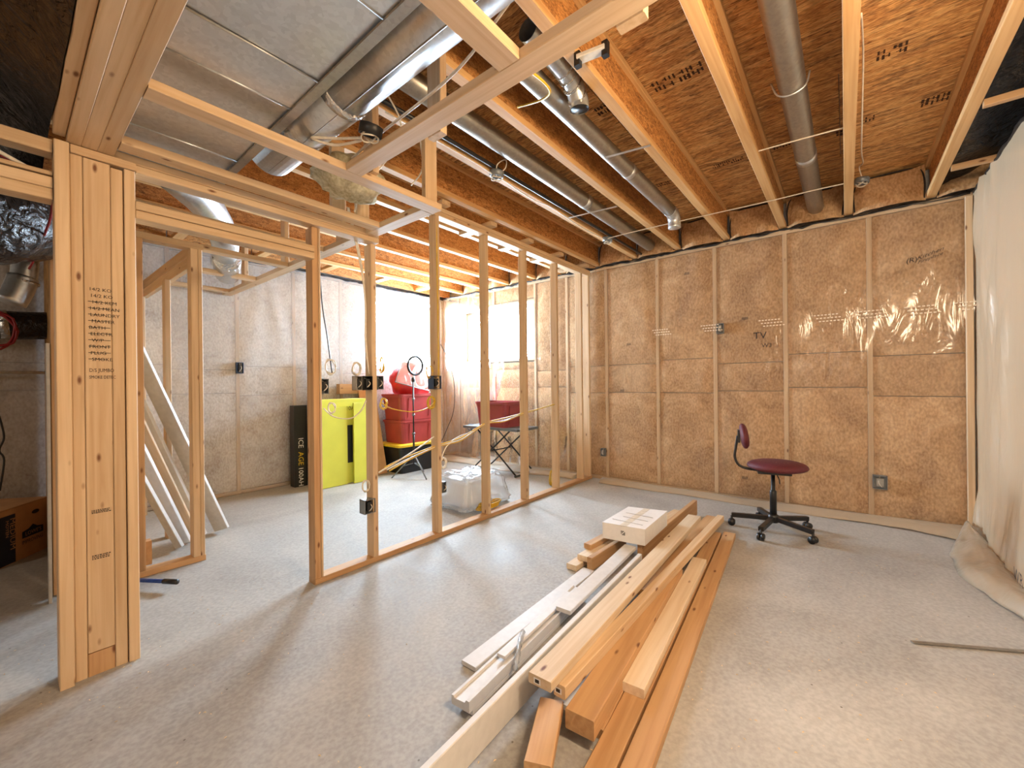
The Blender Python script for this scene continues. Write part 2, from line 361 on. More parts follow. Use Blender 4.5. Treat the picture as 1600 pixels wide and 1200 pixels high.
# ---- bulkhead frame hung under the joists at z 2.34
bh = struct('trim_1')
ZB = 2.34
def rail(x, y, nm='ladder_rail', z=ZB, t=.038, m='spf'): return beam(nm, x, y, (z, z+t), m, bh)
rail((.33, 1.69), (1.905, 1.994))                       # long rail
rail((1.07, 1.155), (-1.2, 1.903))                      # rail toward the viewer
rail((.33, 1.60), (2.43, 2.518))                        # rail in front of the doorway plate
rail((1.602, 1.69), (1.996, 2.60), 'ladder_rung')
rail((1.602, 1.69), (2.70, 5.60))                       # rail over the hall
for y in (3.88, 4.62, 5.42): rail((.95, 1.60), (y-.04, y+.045), 'ladder_rung')
rail((.35, 1.60), (3.20, 3.28), 'ladder_rung')
rail((.62, 1.068), (.82, .91), 'ladder_rung')
rail((.33, 1.068), (.10, .19), 'ladder_rung')
for x, y, a, b in ((1.60, 1.935, .089, .038), (1.20, 1.40, .038, .089), (1.20, 1.92, .038, .089), (1.62, 3.0, .038, .089), (1.62, 4.0, .038, .089), (1.62, 5.0, .038, .089), (1.35, 2.55, .089, .038), (1.2, .5, .038, .089)):
    beam('hanger', (x-a/2+.02, x+a/2+.02), (y-b/2, y+b/2), (ZB+.038, 2.828), 'spf', bh)
beam('hanger', (1.48, 1.57), (2.50, 2.538), (2.38, 2.66), 'spf', bh)
# ---- stud partition
pw = struct('wall_partition'); PY = (2.65, 2.739)
beam('bottom_plate', (1.25, 4.96), PY, (0, .038), 'spf2', pw)
beam('top_plate', (2.262, 4.96), PY, (2.70, 2.738), 'spf', pw); beam('top_plate', (2.262, 4.96), PY, (2.74, 2.778), 'spf', pw)
beam('jamb_stud', (1.25, 1.289), PY, (.039, 2.30), 'spf2', pw)
beam('jack_stud', (1.291, 1.305), PY, (.039, 2.30), 'spf', pw)
beam('stud', (1.672, 1.712), PY, (.039, 2.30), 'spf', pw)
for x in (2.280, 2.892, 3.505, 4.118): beam('stud', (x, x+.04), PY, (.039, 2.70), 'spf', pw)
for x in (4.70, 4.90): beam('stud', (x, x+.04), PY, (.039, 2.70), 'spf', pw)
beam('top_plate', (.405, 1.715), (2.612, 2.70), (2.302, 2.338), 'spf', pw); beam('top_plate', (.33, 1.715), (2.612, 2.70), (2.34, 2.378), 'spf', pw)
for z in (2.085, 2.128): beam('header', (.402, 1.248), (2.612, 2.701), (z, z+.04), 'spf', pw)
for x in (2.30, 2.9, 3.5, 4.1, 4.72):                   # blocks between the plate and the joists
    beam('blocking', (x, x+.09), (2.586, 2.70), (2.78, 2.818), 'spf', pw); beam('blocking', (x+.02, x+.11), (2.70, 3.04), (2.79, 2.826), 'spf', pw)
beam('nailer', (1.75, 4.96), (2.742, 2.83), (2.784, 2.822), 'spf', pw)
# continuation of the same line left of the post: cripple rails over the hall opening
for z0, z1, t in ((2.283, 2.340, .04), (2.186, 2.204, .05)): beam('cripple_rail', (-1.6, .138), (2.615, 2.615+t+.04), (z0, z1), 'spf', pw)
for z in (2.082, 2.131): beam('header', (-1.6, .138), (2.612, 2.70), (z, z+.047), 'spf', pw)
# ---- short wall in the hall
cw = struct('wall_hall')
beam('bottom_plate', (.30, .935), (3.69, 3.779), (0, .04), 'spf2', cw); beam('top_plate', (.35, .94), (3.69, 3.779), (2.29, 2.335), 'spf', cw)
beam('stud', (.862, .905), (3.69, 3.779), (.041, 2.29), 'spf', cw); beam('stud', (.906, .932), (3.69, 3.779), (.041, 2.29), 'spf', cw)
beam('stud', (.560, .600), (3.69, 3.779), (.041, 2.29), 'spf2', cw)
beam('stud', (.180, .218), (3.69, 3.779), (.041, 2.29), 'spf2', cw)
for z in (2.20, 2.29): beam('side_plate', (.905, .945), (3.79, 5.60), (z, z+.085), 'spf', cw)
beam('stud', (.86, .90), (4.45, 4.54), (.0, 2.19), 'spf', cw); beam('stud', (.86, .90), (5.45, 5.54), (0, 2.19), 'spf', cw)
beam('cripple_rail', (.22, .56), (3.69, 3.78), (2.05, 2.14), 'spf2', cw)
plank_box('sheathing', (.236, .25), (3.785, 5.60), (0, 2.82), 'sub', cw)
beam('trim_strip', (.160, .176), (3.69, 3.74), (0, 1.55), 'grey_trim', cw)

# ---- insulated outside walls
def batt(parent, P, u0, u1, z0, z1, out, seed, bulge=.035, m='batt'):
    """P(u, z, d) -> point; d is the distance into the room"""
    nu = 8; nz = max(4, int((z1-z0)*11))
    def fn(a, b):
        u = u0+(u1-u0)*a; z = z0+(z1-z0)*b
        e = min(1, min(a, 1-a)*6)*min(1, min(b, 1-b)*14)
        d = out+bulge*(e**.5)*(.55+.45*math.sin(a*math.pi))+.022*e*fbm((u+seed*7, z, seed), 2.6)
        return P(u, z, min(d, .009))
    return grid('insulation_batt', fn, nu, nz, m, parent)
def insul_wall(parent, P, us, rects, seams, seed=1, m='batt'):
    """batts in each stud bay; rects are window holes (u0,u1,z0,z1)"""
    k = seed
    for i in range(len(us)-1):
        a, b = us[i]+.02, us[i+1]-.02
        cuts = sorted(set([.04]+[s+random.uniform(-.05, .05) for s in seams]+[ZT-.06]))
        mid = (a+b)/2
        hole = next((r for r in rects if r[0] < mid < r[1]), None)
        for z0, z1 in zip(cuts, cuts[1:]):
            k += 1
            if hole:
                if z0 < hole[2]-.08: batt(parent, P, a, b, z0, min(z1, hole[2]-.05), -.02, k, m=m)
                if z1 > hole[3]+.08: batt(parent, P, a, b, max(z0, hole[3]+.05), z1, -.02, k, m=m)
            else: batt(parent, P, a, b, z0+.003, z1-.003, -.02, k, m=m)
def filmsheet(parent, P, u0, u1, z0, z1, nu, nz, amp, hole=None, m='poly', d0=.016, name='vapour_barrier'):
    V = []; F = []; idx = {}
    for j in range(nz+1):
        for i in range(nu+1):
            u = u0+(u1-u0)*i/nu; z = z0+(z1-z0)*j/nz
            w = fbm((u*1.0, z*.35, 3.), 2.2)*amp+amp*.5*noise.noise(Vector((u*9+z*2.5, z*1.2, 5)))
            w += amp*.55*noise.noise(Vector((u*15+z*1.3, z*.7, 9))) if m == 'polyw' else 0
            V.append(P(u, z, d0+max(-.004, w)))
    for j in range(nz):
        for i in range(nu):
            u = u0+(u1-u0)*(i+.5)/nu; z = z0+(z1-z0)*(j+.5)/nz
            if hole and hole[0] < u < hole[1] and hole[2] < z < hole[3]: continue
            F.append((j*(nu+1)+i, j*(nu+1)+i+1, (j+1)*(nu+1)+i+1, (j+1)*(nu+1)+i))
    me = bpy.data.meshes.new(name); me.from_pydata([tuple(v) for v in V], [], F); me.materials.append(M[m])
    for p in me.polygons: p.use_smooth = True
    return link(bpy.data.objects.new(name, me), parent)
def shell(parent, P, u0, u1, hole, z1=3.16):
    """concrete behind the studs, with the window hole left open"""
    def slab(a, b, c, d):
        if b-a < .01 or d-c < .01: return
        p, q = P(a, c, -.16), P(b, d, -.36)
        plank_box('foundation', sorted((p.x, q.x)), sorted((p.y, q.y)), sorted((p.z, q.z)), 'conc', parent)
    if not hole: slab(u0, u1, -.1, z1); return
    slab(u0, hole[0], -.1, z1); slab(hole[1], u1, -.1, z1); slab(hole[0], hole[1], -.1, hole[2]); slab(hole[0], hole[1], hole[3], z1)
def studs(parent, P, us, hole, m='spf'):
    for u in us:
        segs = [(.04, ZT-.06)]
        if hole and hole[0]-.01 < u < hole[1]+.01: segs = [(.04, hole[2]-.04), (hole[3]+.04, ZT-.06)]
        for z0, z1 in segs:
            p, q = P(u-.019, z0, -.14), P(u+.019, z1, .0)
            beam('stud', sorted((p.x, q.x)), sorted((p.y, q.y)), (z0, z1), m, parent)
def plates(parent, P, u0, u1):
    for z0, z1 in ((0, .038), (ZT-.058, ZT-.02)):
        p, q = P(u0, z0, -.14), P(u1, z1, 0.)
        beam('wall_plate', sorted((p.x, q.x)), sorted((p.y, q.y)), (z0, z1), 'spf', parent)
def reveal(parent, P, h, name):
    """box of the window opening, its frame and panes"""
    for (a, b, c, d) in ((h[0]-.03, h[0], h[2]-.03, h[3]+.03), (h[1], h[1]+.03, h[2]-.03, h[3]+.03), (h[0], h[1], h[2]-.03, h[2]), (h[0], h[1], h[3], h[3]+.03)):
        p, q = P(a, c, -.36), P(b, d, .005)
        plank_box('reveal_board', sorted((p.x, q.x)), sorted((p.y, q.y)), sorted((p.z, q.z)), 'spf', parent)
    w = struct(name); f = .045
    for (a, b, c, d) in ((h[0], h[0]+f, h[2], h[3]), (h[1]-f, h[1], h[2], h[3]), (h[0]+f, h[1]-f, h[2], h[2]+f), (h[0]+f, h[1]-f, h[3]-f, h[3]), ((h[0]+h[1])/2-.025, (h[0]+h[1])/2+.025, h[2]+f, h[3]-f)):
        p, q = P(a, c, -.26), P(b, d, -.20)
        plank_box('window_frame', sorted((p.x, q.x)), sorted((p.y, q.y)), sorted((p.z, q.z)), 'frame', w)
    mid = (h[0]+h[1])/2
    for a, b in ((h[0]+f, mid-.025), (mid+.025, h[1]-f)):
        p, q = P(a, h[2]+f, -.233), P(b, h[3]-f, -.227)
        plank_box('pane', sorted((p.x, q.x)), sorted((p.y, q.y)), sorted((p.z, q.z)), 'glass', w)
    return w
def sealant(parent, P, u0, u1, z, r=.0095):
    pts = []; n = int((u1-u0)*9)
    for i in range(n+1):
        u = u0+(u1-u0)*i/n; pts.append(P(u, z+random.uniform(-.011, .011), .02))
    rr = [r*random.uniform(.5, 1.5) for _ in smooth_pts(pts, 3)]
    return tube('sealant_bead', pts, r, 'sealant', parent, 6, 3, True, rr)

PB = lambda u, z, d: Vector((XB-d, u, z))
PL = lambda u, z, d: Vector((u, YL-d, z))
PR = lambda u, z, d: Vector((u, YR+d, z))
wb = struct('wall_back'); US = [-.80, -.174, .473, 1.13, 1.772, 2.446, 3.05, 3.60, 4.42, 5.24, 5.61]
shell(wb, PB, -1.4, 5.98, W1); studs(wb, PB, US, W1); plates(wb, PB, -.83, 5.63)
insul_wall(wb, PB, US, [W1], (1.18, 1.50), 3); reveal(wb, PB, W1, 'window_1')
filmsheet(wb, PB, -.82, 5.62, .01, ZT-.03, 150, 60, .022, W1)
sealant(wb, PB, -.80, 5.60, ZT-.028)
wl = struct('wall_left'); UL = [-2.6, -2.0, -1.35, -.70, -.05, .46, 1.11, 1.76, 2.41, 3.06, 3.48, 4.20, 4.90, 4.99]
shell(wl, PL, -3, 5.36, W2); studs(wl, PL, UL, W2); plates(wl, PL, -2.6, 4.98)
insul_wall(wl, PL, UL, [W2], (1.22, 1.5), 40, m='batt_glare'); reveal(wl, PL, W2, 'window_2')
filmsheet(wl, PL, -2.6, 4.99, .01, ZT-.03, 170, 60, .024, W2, 'poly_sheen')
sealant(wl, PL, -1.0, 4.96, ZT-.03)
# rim insulation between the joists, wrapped in film
for a, b in zip(JY, JY[1:]):
    y0, y1 = a+.034, b-.034
    def fn(s, t, y0=y0, y1=y1):
        e = min(1, min(s, 1-s)*5); return Vector((XB-.05-.07*e*(1-t*.55)+.025*fbm((s*2+y0*3, t, 1), 1.5)+.03, y0+(y1-y0)*s, ZT-.02+t*.315-.03*t*e))
    r = grid('rim_insulation', fn, 12, 8, 'batt', wb)
    pts = [PB(y0+.01, ZT, .03), PB(y0+.006, ZT+.16, .03), PB(y0+.05, ZT+.27, .02), PB((y0+y1)/2, ZT+.285, .02), PB(y1-.05, ZT+.27, .02), PB(y1-.006, ZT+.16, .03), PB(y1-.01, ZT, .03)]
    tube('sealant_bead', pts, .006, 'sealant', r, 6, 4)
# far end rim over the left wall
for i in range(6):
    x0 = .3+i*.8
    plank_box('rim_panel', (x0, x0+.79), (5.55, 5.57), (2.83, 3.13), 'web', wl)
    beam('rim_block', (x0+.02, x0+.11), (5.16, 5.54), (2.84, 2.88), 'flange', wl)
# ---- right wall: studs behind a loose creamy sheet
wr = struct('wall_right'); UR = [-2.6, -2, -1.4, -.75, -.1, .55, 1.2, 1.85, 2.5, 3.15, 3.8, 4.45, 4.98]
shell(wr, PR, -3, 5.36, None); studs(wr, PR, UR, None); plates(wr, PR, -2.6, 4.98)
insul_wall(wr, PR, UR, [], (1.3,), 90, m='batt_glare')
filmsheet(wr, PR, -2.6, 4.99, .03, ZT-.03, 240, 40, .045, None, 'polyw', .02)
beam('corner_stud', (4.955, 4.993), (YR+.03, YR+.072), (.04, 2.77), 'spf', wb)
sealant(wr, PR, 1.0, 4.98, ZT-.03)
# blocking between the last joist and the right wall, with black wrapped insulation above
for x in (2.5, 3.45, 4.35): beam('blocking', (x, x+.04), (-.84, -.61), (2.80, 2.838), 'spf2', wr)
def fn(s, t): return Vector((1.2+3.78*s, -.61-.45*t, 2.90+.13*t+.05*fbm((s*9, t*2, 2), 1.)))
grid('wrapped_insulation', fn, 60, 8, 'blackfoil', wr)
# ---- unseen boarding added to keep lamp light out of the hall, and the wall behind the camera
plank_box('sheathing', (-2.62, -.10), (2.705, 2.72), (0, 2.83), 'sub', pw)
wk = struct('wall_rear')
plank_box('wall_board', (-2.75, -2.62), (-1.2, 5.98), (0, 3.157), 'whitebox', wk)
# ================================================================== OBJECTS
# ---- built-up post of five boards under the beam
po = thing('support_post', 'built-up post of pale studs with a handwritten list, under the rough beam', 'post', (.27, 2.66, 0))
beam('post_board', (.141, .186), (2.585, 2.70), (.0, 2.335), 'spf', po)
beam('post_board', (.188, .2265), (2.612, 2.70), (0, 2.302), 'spf', po)
pc = beam('post_board', (.228, .3145), (2.610, 2.648), (.105, 2.30), 'spf', po)
beam('base_block', (.228, .3145), (2.612, 2.70), (0, .10), 'spf2', po)
beam('post_board', (.228, .3145), (2.65, 2.70), (.105, 2.30), 'spf', po)
beam('post_board', (.316, .357), (2.611, 2.70), (0, 2.29), 'spf', po)
beam('post_board', (.361, .400), (2.605, 2.70), (0, 2.30), 'spf', po)
beam('cap_plate', (.19, .403), (2.600, 2.70), (2.304, 2.341), 'spf', po)
beam('backing_board', (.17, .39), (2.702, 2.739), (0, 2.30), 'spf2', po)
X1, Z1 = (1, 0, 0), (0, 0, 1)
for i, t in enumerate(('14/2 KO', '14/2 KO', '14/2 KEM', '14/2 MEAN', 'LAUNDRY', 'MASTER', 'BATH', 'ELECTR', 'W/P', 'FRONT', 'PLUG', 'SMOKE')):
    z = 1.715-i*.0285
    text('handwriting', t, .021, 'ink', pc, (.241+.004*(i % 3), 2.6095, z), X1, Z1, .001)
    if i > 1: merge('strike_line', [boxr((.239, .31 if i not in (4, 11) else .29), (2.6082, 2.6088), (z+.007, z+.0092))], 'ink', pc)
text('handwriting', 'D/S JUMBO', .023, 'ink', pc, (.240, 2.6095, 1.352), X1, Z1, .001, scx=.72)
text('handwriting', 'SMOKE DETEC', .02, 'ink', pc, (.240, 2.6095, 1.322), X1, Z1, .001, scx=.66)
def lumstamp(parent, o, r, u, w=.06, h=.018):
    R, U = Vector(r).normalized(), Vector(u).normalized(); n = R.cross(U); g = []
    for row in range(3):
        x = 0
        while x < w:
            k = random.uniform(.003, .008); 
            p0 = Vector(o)+R*x+U*(row*h/3); q = [p0, p0+R*k, p0+R*k+U*h*.2, p0+U*h*.2]
            g.append(([v+n*.0012 for v in q], [(0, 1, 2, 3)])); x += k+random.uniform(.001, .003)
    return merge('grade_stamp', g, 'ink', parent)
lumstamp(pc, (.243, 2.6095, .515), X1, Z1, .055, .022); lumstamp(pc, (.243, 2.6095, .72), X1, Z1, .055, .018)

# ---- trunk duct, panned return and round pipe between beam and bulkhead
tr = thing('trunk_duct', 'wide flat galvanised duct overhead between the beam and the round pipe', 'duct', (.55, 1.3, 2.45))
for i, (y0, y1) in enumerate(((-1.1, -.1), (-.1, .62), (.62, 1.13), (1.13, 1.56), (1.56, 1.80), (1.80, 2.15), (2.15, 2.43), (2.43, 2.78), (2.78, 2.95))):
    plank_box('duct_panel', (.352, .80), (y0+.002, y1-.002), (2.442+.004*(i % 2), 2.452), 'galv', tr)
    tube('standing_seam', [(.352, y1, 2.441), (.80, y1, 2.441)], .0045, 'galv', tr, 6, 1)
plank_box('duct_side', (.80, .806), (-1.1, 2.95), (2.45, 2.82), 'galv2', tr); plank_box('duct_side', (.346, .351), (-1.1, 2.95), (2.45, 2.82), 'galv2', tr)
merge('edge_flange', [boxr((.765, .802), (-1.1, 2.95), (2.430, 2.4395))], 'galv2', tr)
rp = thing('round_trunk_pipe', 'large shiny round duct running beside the flat duct overhead', 'duct', (.9, 1.6, 2.52))
tube('pipe', [(.925, y, 2.545) for y in (-1.1, .2, 1.0, 1.64)], .112, 'galv', rp, 28, 1)
tube('pipe', [(.925, y, 2.545) for y in (1.66, 2.0, 2.42)], .115, 'galv', rp, 28, 1)
tube('pipe_collar', [(.925, y, 2.545) for y in (1.63, 1.67)], .119, 'silverfoil', rp, 28, 1)
tube('pipe_seam', [(.905, y, 2.4335) for y in (-1.1, 2.4)], .003, 'galv2', rp, 6, 1)
tube('foil_tape', [(.925, y, 2.545) for y in (2.0, 2.09)], .1175, 'silverfoil', rp, 28, 1)
hd = thing('hall_duct', 'galvanised duct crossing above the hall door header', 'duct', (1.0, 3.2, 2.5))
tube('pipe', [(.62, 3.08, 2.55), (.92, 3.45, 2.52), (1.2, 4.1, 2.50), (1.35, 4.7, 2.5)], .10, 'galv', hd, 20, 3)
tube('flex_end', [(1.30, 4.4, 2.46), (1.40, 4.75, 2.44), (1.45, 4.9, 2.44)], .112, 'silverfoil', hd, 20, 3)
# loose insulation hanging at the end of the round pipe
def blob(name, c, r, m, parent=None, seed=0, amp=.35, nu=24, nv=16, fs=1.4):
    V, F = [], []
    for j in range(nv+1):
        th = math.pi*j/nv
        for i in range(nu):
            ph = 2*math.pi*i/nu; d = Vector((math.sin(th)*math.cos(ph), math.sin(th)*math.sin(ph), math.cos(th)))
            k = 1+amp*noise.fractal(d*fs+Vector((seed, seed*2, 0)), 1., 2., 4); V.append(Vector(c)+Vector((d.x*r[0], d.y*r[1], d.z*r[2]))*k)
    for j in range(nv):
        for i in range(nu): F.append((j*nu+i, j*nu+(i+1) % nu, (j+1)*nu+(i+1) % nu, (j+1)*nu+i))
    return obj(name, V, F, m, parent, smooth=True)
tag(blob('loose_insulation', (1.32, 2.25, 2.49), (.20, .17, .10), 'batt_white', None, 4, .45), 'creamy torn insulation batt stuffed in the bulkhead past the duct end', 'insulation')
# ---- round pipes between joists
def pipe(pts, r, label, m='galv2', bands=(), end=None, n=5):
    t = thing('duct_pipe', label, 'duct', pts[0], 'round duct pipes between the joists'); tube('pipe', pts, r, m, t, 20, n)
    for b0, b1 in bands: tube('pipe_band', [b0, b1], r*1.035, 'galv', t, 20, 1)
    return t
pipe([(-.5, .235, 2.955), (2, .225, 2.95), (4.94, .215, 2.945)], .066, 'dull round duct between the two right-hand middle joists, running to the back wall', bands=[((3.72, .219, 2.9475), (3.80, .219, 2.9472))], n=2)
e2 = pipe([(1.2, 1.28, 2.90), (3.0, 1.28, 2.90), (3.98, 1.28, 2.90)], .056, 'round duct ending in a downward elbow near the back wall', bands=[((3.0, 1.28, 2.90), (3.05, 1.28, 2.90))], n=2)
tube('elbow', [(3.96, 1.28, 2.90), (4.05, 1.28, 2.895), (4.10, 1.28, 2.85), (4.11, 1.28, 2.77)], .058, 'galv', e2, 20, 4)
pipe([(1.0, 1.80, 2.905), (3.0, 1.80, 2.905), (4.85, 1.80, 2.905)], .062, 'round duct beside the black pipe between joists', bands=[((3.25, 1.80, 2.905), (3.32, 1.80, 2.905))], n=2)
eb = thing('elbow_duct', 'short ribbed elbow duct with a dark open mouth beneath the joists', 'duct', (2.02, 1.14, 2.8))
tube('elbow', [(1.55, 1.14, 2.93), (1.80, 1.14, 2.93), (1.95, 1.14, 2.91), (2.02, 1.14, 2.85), (2.03, 1.14, 2.80)], .052, 'galv', eb, 20, 5, False)
tube('mouth_shade', [(2.024, 1.14, 2.86), (2.03, 1.14, 2.803)], .049, 'black', eb, 20, 1)  # black plug paints the shade inside the open mouth
for k in range(4): tube('rib', [(1.86+.045*k, 1.14, 2.927-.008*k*k), (1.866+.045*k, 1.14, 2.926-.008*k*k)], .0555, 'silverfoil', eb, 20, 1)
tag(tube('gas_pipe', [(1.0, 1.97, 2.845), (3, 1.95, 2.845), (4.93, 1.93, 2.845)], .014, 'bcable', None, 10, 2), 'thin black pipe running under the joists beside the round duct', 'pipe')
for x, y0, y1, z, lab in ((2.62, 1.28, .98, 2.83, 'metal strap holding up the elbow-ended duct'), (3.35, 2.02, 1.55, 2.83, 'metal strap slung under the duct beside the black pipe')):
    tag(board('hanger_strap', (x, y0, z), (x+.05, y1, z-.004), .022, .003, 'galv', 0, None, 0), lab, 'strap')
tag(tube('pipe_strap', [(2.78, .14, 2.97), (2.78, .16, 2.90), (2.78, .225, 2.875), (2.78, .29, 2.90), (2.78, .32, 2.98)], .005, 'galv', None, 6, 4), 'thin curved metal strap around the dull round duct', 'strap')

# ---- ceiling boxes and cables
def octbox(c, label, tilt=(0, 0, 0), m='steelbox', r=.052):
    t = thing('ceiling_box', label, 'junction box', c, 'octagonal ceiling boxes')
    q = Matrix.Rotation(tilt[0], 4, 'X').to_quaternion()
    lathe('box_body', [(r*.97, .042), (r, .04), (r, 0), (r*.86, 0), (r*.84, .03)], m, t, 8, c, q)
    for k in range(3):
        a = k*2.1; p = Vector(c)
        tube('coiled_wire', [p+Vector((r*.7*math.cos(a+s*.9), r*.7*math.sin(a+s*.9), .012-.028*math.sin(s*.7))) for s in range(5)], .0038, 'cable', t, 6, 4)
    return t
octbox((1.03, 1.63, 2.385), 'dark octagonal box with coiled wires on the bulkhead rail', (.35, 0, 0), 'black')
octbox((2.27, 1.965, 2.785), 'octagonal box with looped wires under the joist beside the black pipe', (.2, 0, 0))
octbox((4.07, 1.965, 2.785), 'octagonal box near the back wall beside the elbow duct', (.1, 0, 0))
octbox((4.55, -.115, 2.93), 'octagonal box hanging between joists near the back wall at the right', (.1, 0, 0))
def cable(pts, label, m='cable', r=.0045, cat='cable', sides=6): return tag(tube('cable', pts, r, m, None, sides, 6), label, cat)
cable([(1.13, 1.95, 2.44), (1.09, 1.66, 2.425), (1.10, 1.2, 2.47), (1.05, .9, 2.5), (.95, .4, 2.6)], 'white cable from the dark octagonal box along the bulkhead rail', r=.006)
cable([(1.03, 1.70, 2.39), (.98, 1.84, 2.40), (.90, 1.90, 2.42), (.97, 1.80, 2.41), (1.02, 1.68, 2.39)], 'looped white cable beside the dark octagonal box', r=.006)
cable([(1.35, 1.98, 2.80), (2.0, 1.98, 2.81), (2.22, 1.965, 2.79)], 'white cable leading to the box beside the black pipe')
cable([(2.26, 1.96, 2.79), (2.33, 1.93, 2.86), (2.30, 1.90, 2.90), (2.24, 1.93, 2.85), (2.28, 1.97, 2.79)], 'white loop standing above the box beside the black pipe')
cable([(2.3, 1.97, 2.80), (2.7, 1.96, 2.77), (3.0, 1.98, 2.81), (3.5, 1.97, 2.78), (4.0, 1.965, 2.79)], 'sagging white cable between the two joist boxes')
cable([(4.06, 1.95, 2.80), (4.02, 1.9, 2.80), (4.06, 1.55, 2.815), (4.1, 1.1, 2.82), (4.14, .5, 2.82), (4.17, .2, 2.83), (4.2, -.0, 2.835)], 'taut white cable crossing under the joists near the back wall')
cable([(3.28, .48, 2.862), (3.30, .2, 2.86), (3.33, -.02, 2.862)], 'short white cable across the dull duct')
cable([(2.4, -.065, 2.9), (2.9, -.085, 3.0), (3.4, -.09, 2.88), (3.9, -.10, 2.92), (4.35, -.12, 3.02), (4.5, -.10, 3.05), (4.55, -.12, 2.97)], 'white cable drooping beside the straight middle joist')
cable([(1.10, 1.0, 2.52), (1.45, .98, 2.55), (1.66, 1.12, 2.66), (1.78, 1.38, 2.79)], 'yellow cable hanging under the bulkhead rail', 'ycable', .006)
cable([(1.3, 1.88, 2.82), (1.38, 1.88, 2.7), (1.40, 2.0, 2.6), (1.36, 2.1, 2.5)], 'white cable drooping beside the bulkhead hanger')
cable([(1.30, 2.2, 2.53), (1.36, 2.3, 2.45), (1.40, 2.38, 2.40), (1.38, 2.36, 2.36)], 'white strip dangling in front of the torn insulation', r=.006)
cable([(1.60, 2.0, 2.80), (1.62, 2.0, 2.6), (1.58, 2.06, 2.5)], 'white cable hanging behind the short bulkhead hanger')
for i, (dx, m_) in enumerate(((0, 'cable'), (.012, 'cable'))):
    cable([(1.55+dx, 2.75, 2.55), (1.62+dx, 2.72, 2.2), (1.655, 2.70, 1.9), (1.652-.006*i, 2.69, 1.6), (1.662, 2.675, 1.36)], ('left' if i == 0 else 'right')+'-hand white cable dropping down the stud to the wide switch box', m_, .005)
cable([(1.31, 2.70, 2.3), (1.33, 2.69, 1.85), (1.36, 2.68, 1.6), (1.385, 2.67, 1.36)], 'dark cable dropping beside the double door jamb', 'bcable', .004)
cable([(2.295, 2.655, 2.66), (2.288, 2.645, 2.2), (2.292, 2.645, 1.7), (2.29, 2.645, 1.34)], 'yellow cable stapled down the stud to the blue box', 'ycable', .005)
cable([(2.33, 2.66, 1.62), (2.42, 2.66, 1.48), (2.48, 2.66, 1.28), (2.47, 2.66, 1.05), (2.38, 2.66, .88), (2.33, 2.66, .80)], 'thin dark cable arcing away from the stud', 'bcable', .003)
# horizontal runs through the studs
for i, (m_, dz, lab) in enumerate((('ycable', 0, 'yellow cable threaded through the partition studs, upper strand'), ('cable', -.022, 'white cable threaded through the partition studs, middle strand'), ('ycable', -.034, 'yellow cable threaded through the partition studs, lowest strand'))):
    cable([(1.80+.02*i, 2.70, .66+dz), (2.0, 2.70, .71+dz), (2.30, 2.69, .765+dz*.4), (2.60, 2.70, .80+dz*.8), (2.91, 2.69, .905+dz*.3), (3.2, 2.70, .93+dz), (3.52, 2.69, .965+dz*.3), (4.13, 2.69, 1.03)], lab, m_, .0055)
cable([(1.75, 2.70, .63), (1.95, 2.70, .70), (2.15, 2.70, .78), (2.28, 2.70, .84)], 'grey-white cable slanting up to the third stud', r=.006)
cable([(2.34, 2.69, .62), (2.40, 2.69, .73), (2.52, 2.69, .80), (2.66, 2.69, .83)], 'white cable curving up from behind the third stud', r=.005)
for pts, m_, lab in (([(1.76, 2.67, 1.15), (1.85, 2.67, 1.10), (2.05, 2.67, 1.065), (2.2, 2.67, 1.09), (2.27, 2.67, 1.14)], 'ycable', 'yellow cable sagging between the two switch boxes'),
                     ([(1.33, 2.68, 1.13), (1.40, 2.68, 1.07), (1.52, 2.68, 1.05), (1.60, 2.68, 1.10), (1.64, 2.68, 1.17)], 'cable', 'white cable sagging in front of the lime carton')):
    cable(pts, lab, m_, .0045)
def coil(c, r, m_, lab, turns=3, tube_r=.004, rz=0.):
    pts = []
    for k in range(turns*9):
        a = k/9*2*math.pi; rr = r*(1+.12*math.sin(k*1.7)); d = Vector((math.cos(a)*rr*.72, .006*math.sin(k*.8)+.002*k/3, math.sin(a)*rr))
        pts.append(Vector(c)+Matrix.Rotation(rz, 3, 'Z') @ d)
    return tag(tube('cable_coil', pts, tube_r, m_, None, 6, 2), lab, 'cable coil')
coil((1.375, 2.665, 1.405), .05, 'cable', 'grey-white cable coil above the box by the door jamb', 2)
coil((1.565, 2.665, 1.395), .045, 'cable', 'white cable coil above the wide switch box', 3)
coil((1.77, 2.665, 1.43), .055, 'ycable', 'slim yellow cable coil above the wide switch box', 2, .004, 1.2)
coil((2.215, 2.665, 1.385), .05, 'ycable', 'yellow cable coil above the blue box on the third stud', 2, .003)
coil((1.78, 2.665, 1.14), .04, 'ycable', 'flat yellow cable coil below the wide switch box', 3)
coil((2.235, 2.665, 1.13), .05, 'ycable', 'yellow cable coil below the blue box on the third stud', 4)
coil((1.38, 2.665, 1.13), .035, 'cable', 'white cable coil in front of the lime carton', 2)
coil((1.625, 2.665, .56), .04, 'cable', 'white cable coil above the low outlet box', 2)
coil((2.39, 2.70, .60), .045, 'cable', 'pale cable coil low beside the wrapped bundle', 3)
tag(merge('yellow_cable_pile', [tubegeo(smooth_pts([Vector((3.05+.16*math.cos(a*1.3+k)+.01*k, 2.80+.06*math.sin(a*1.3+k), .05+.012*k)) for a in range(7)], 4), .006, 6) for k in range(4)], 'ycable', None, True), 'tangle of yellow cable on the bottom plate beside the wrapped bundle', 'cable coil')
coil((4.30, 2.86, .10), .09, 'ycable', 'yellow cable coil on the floor near the partition end', 3, .006, .3)
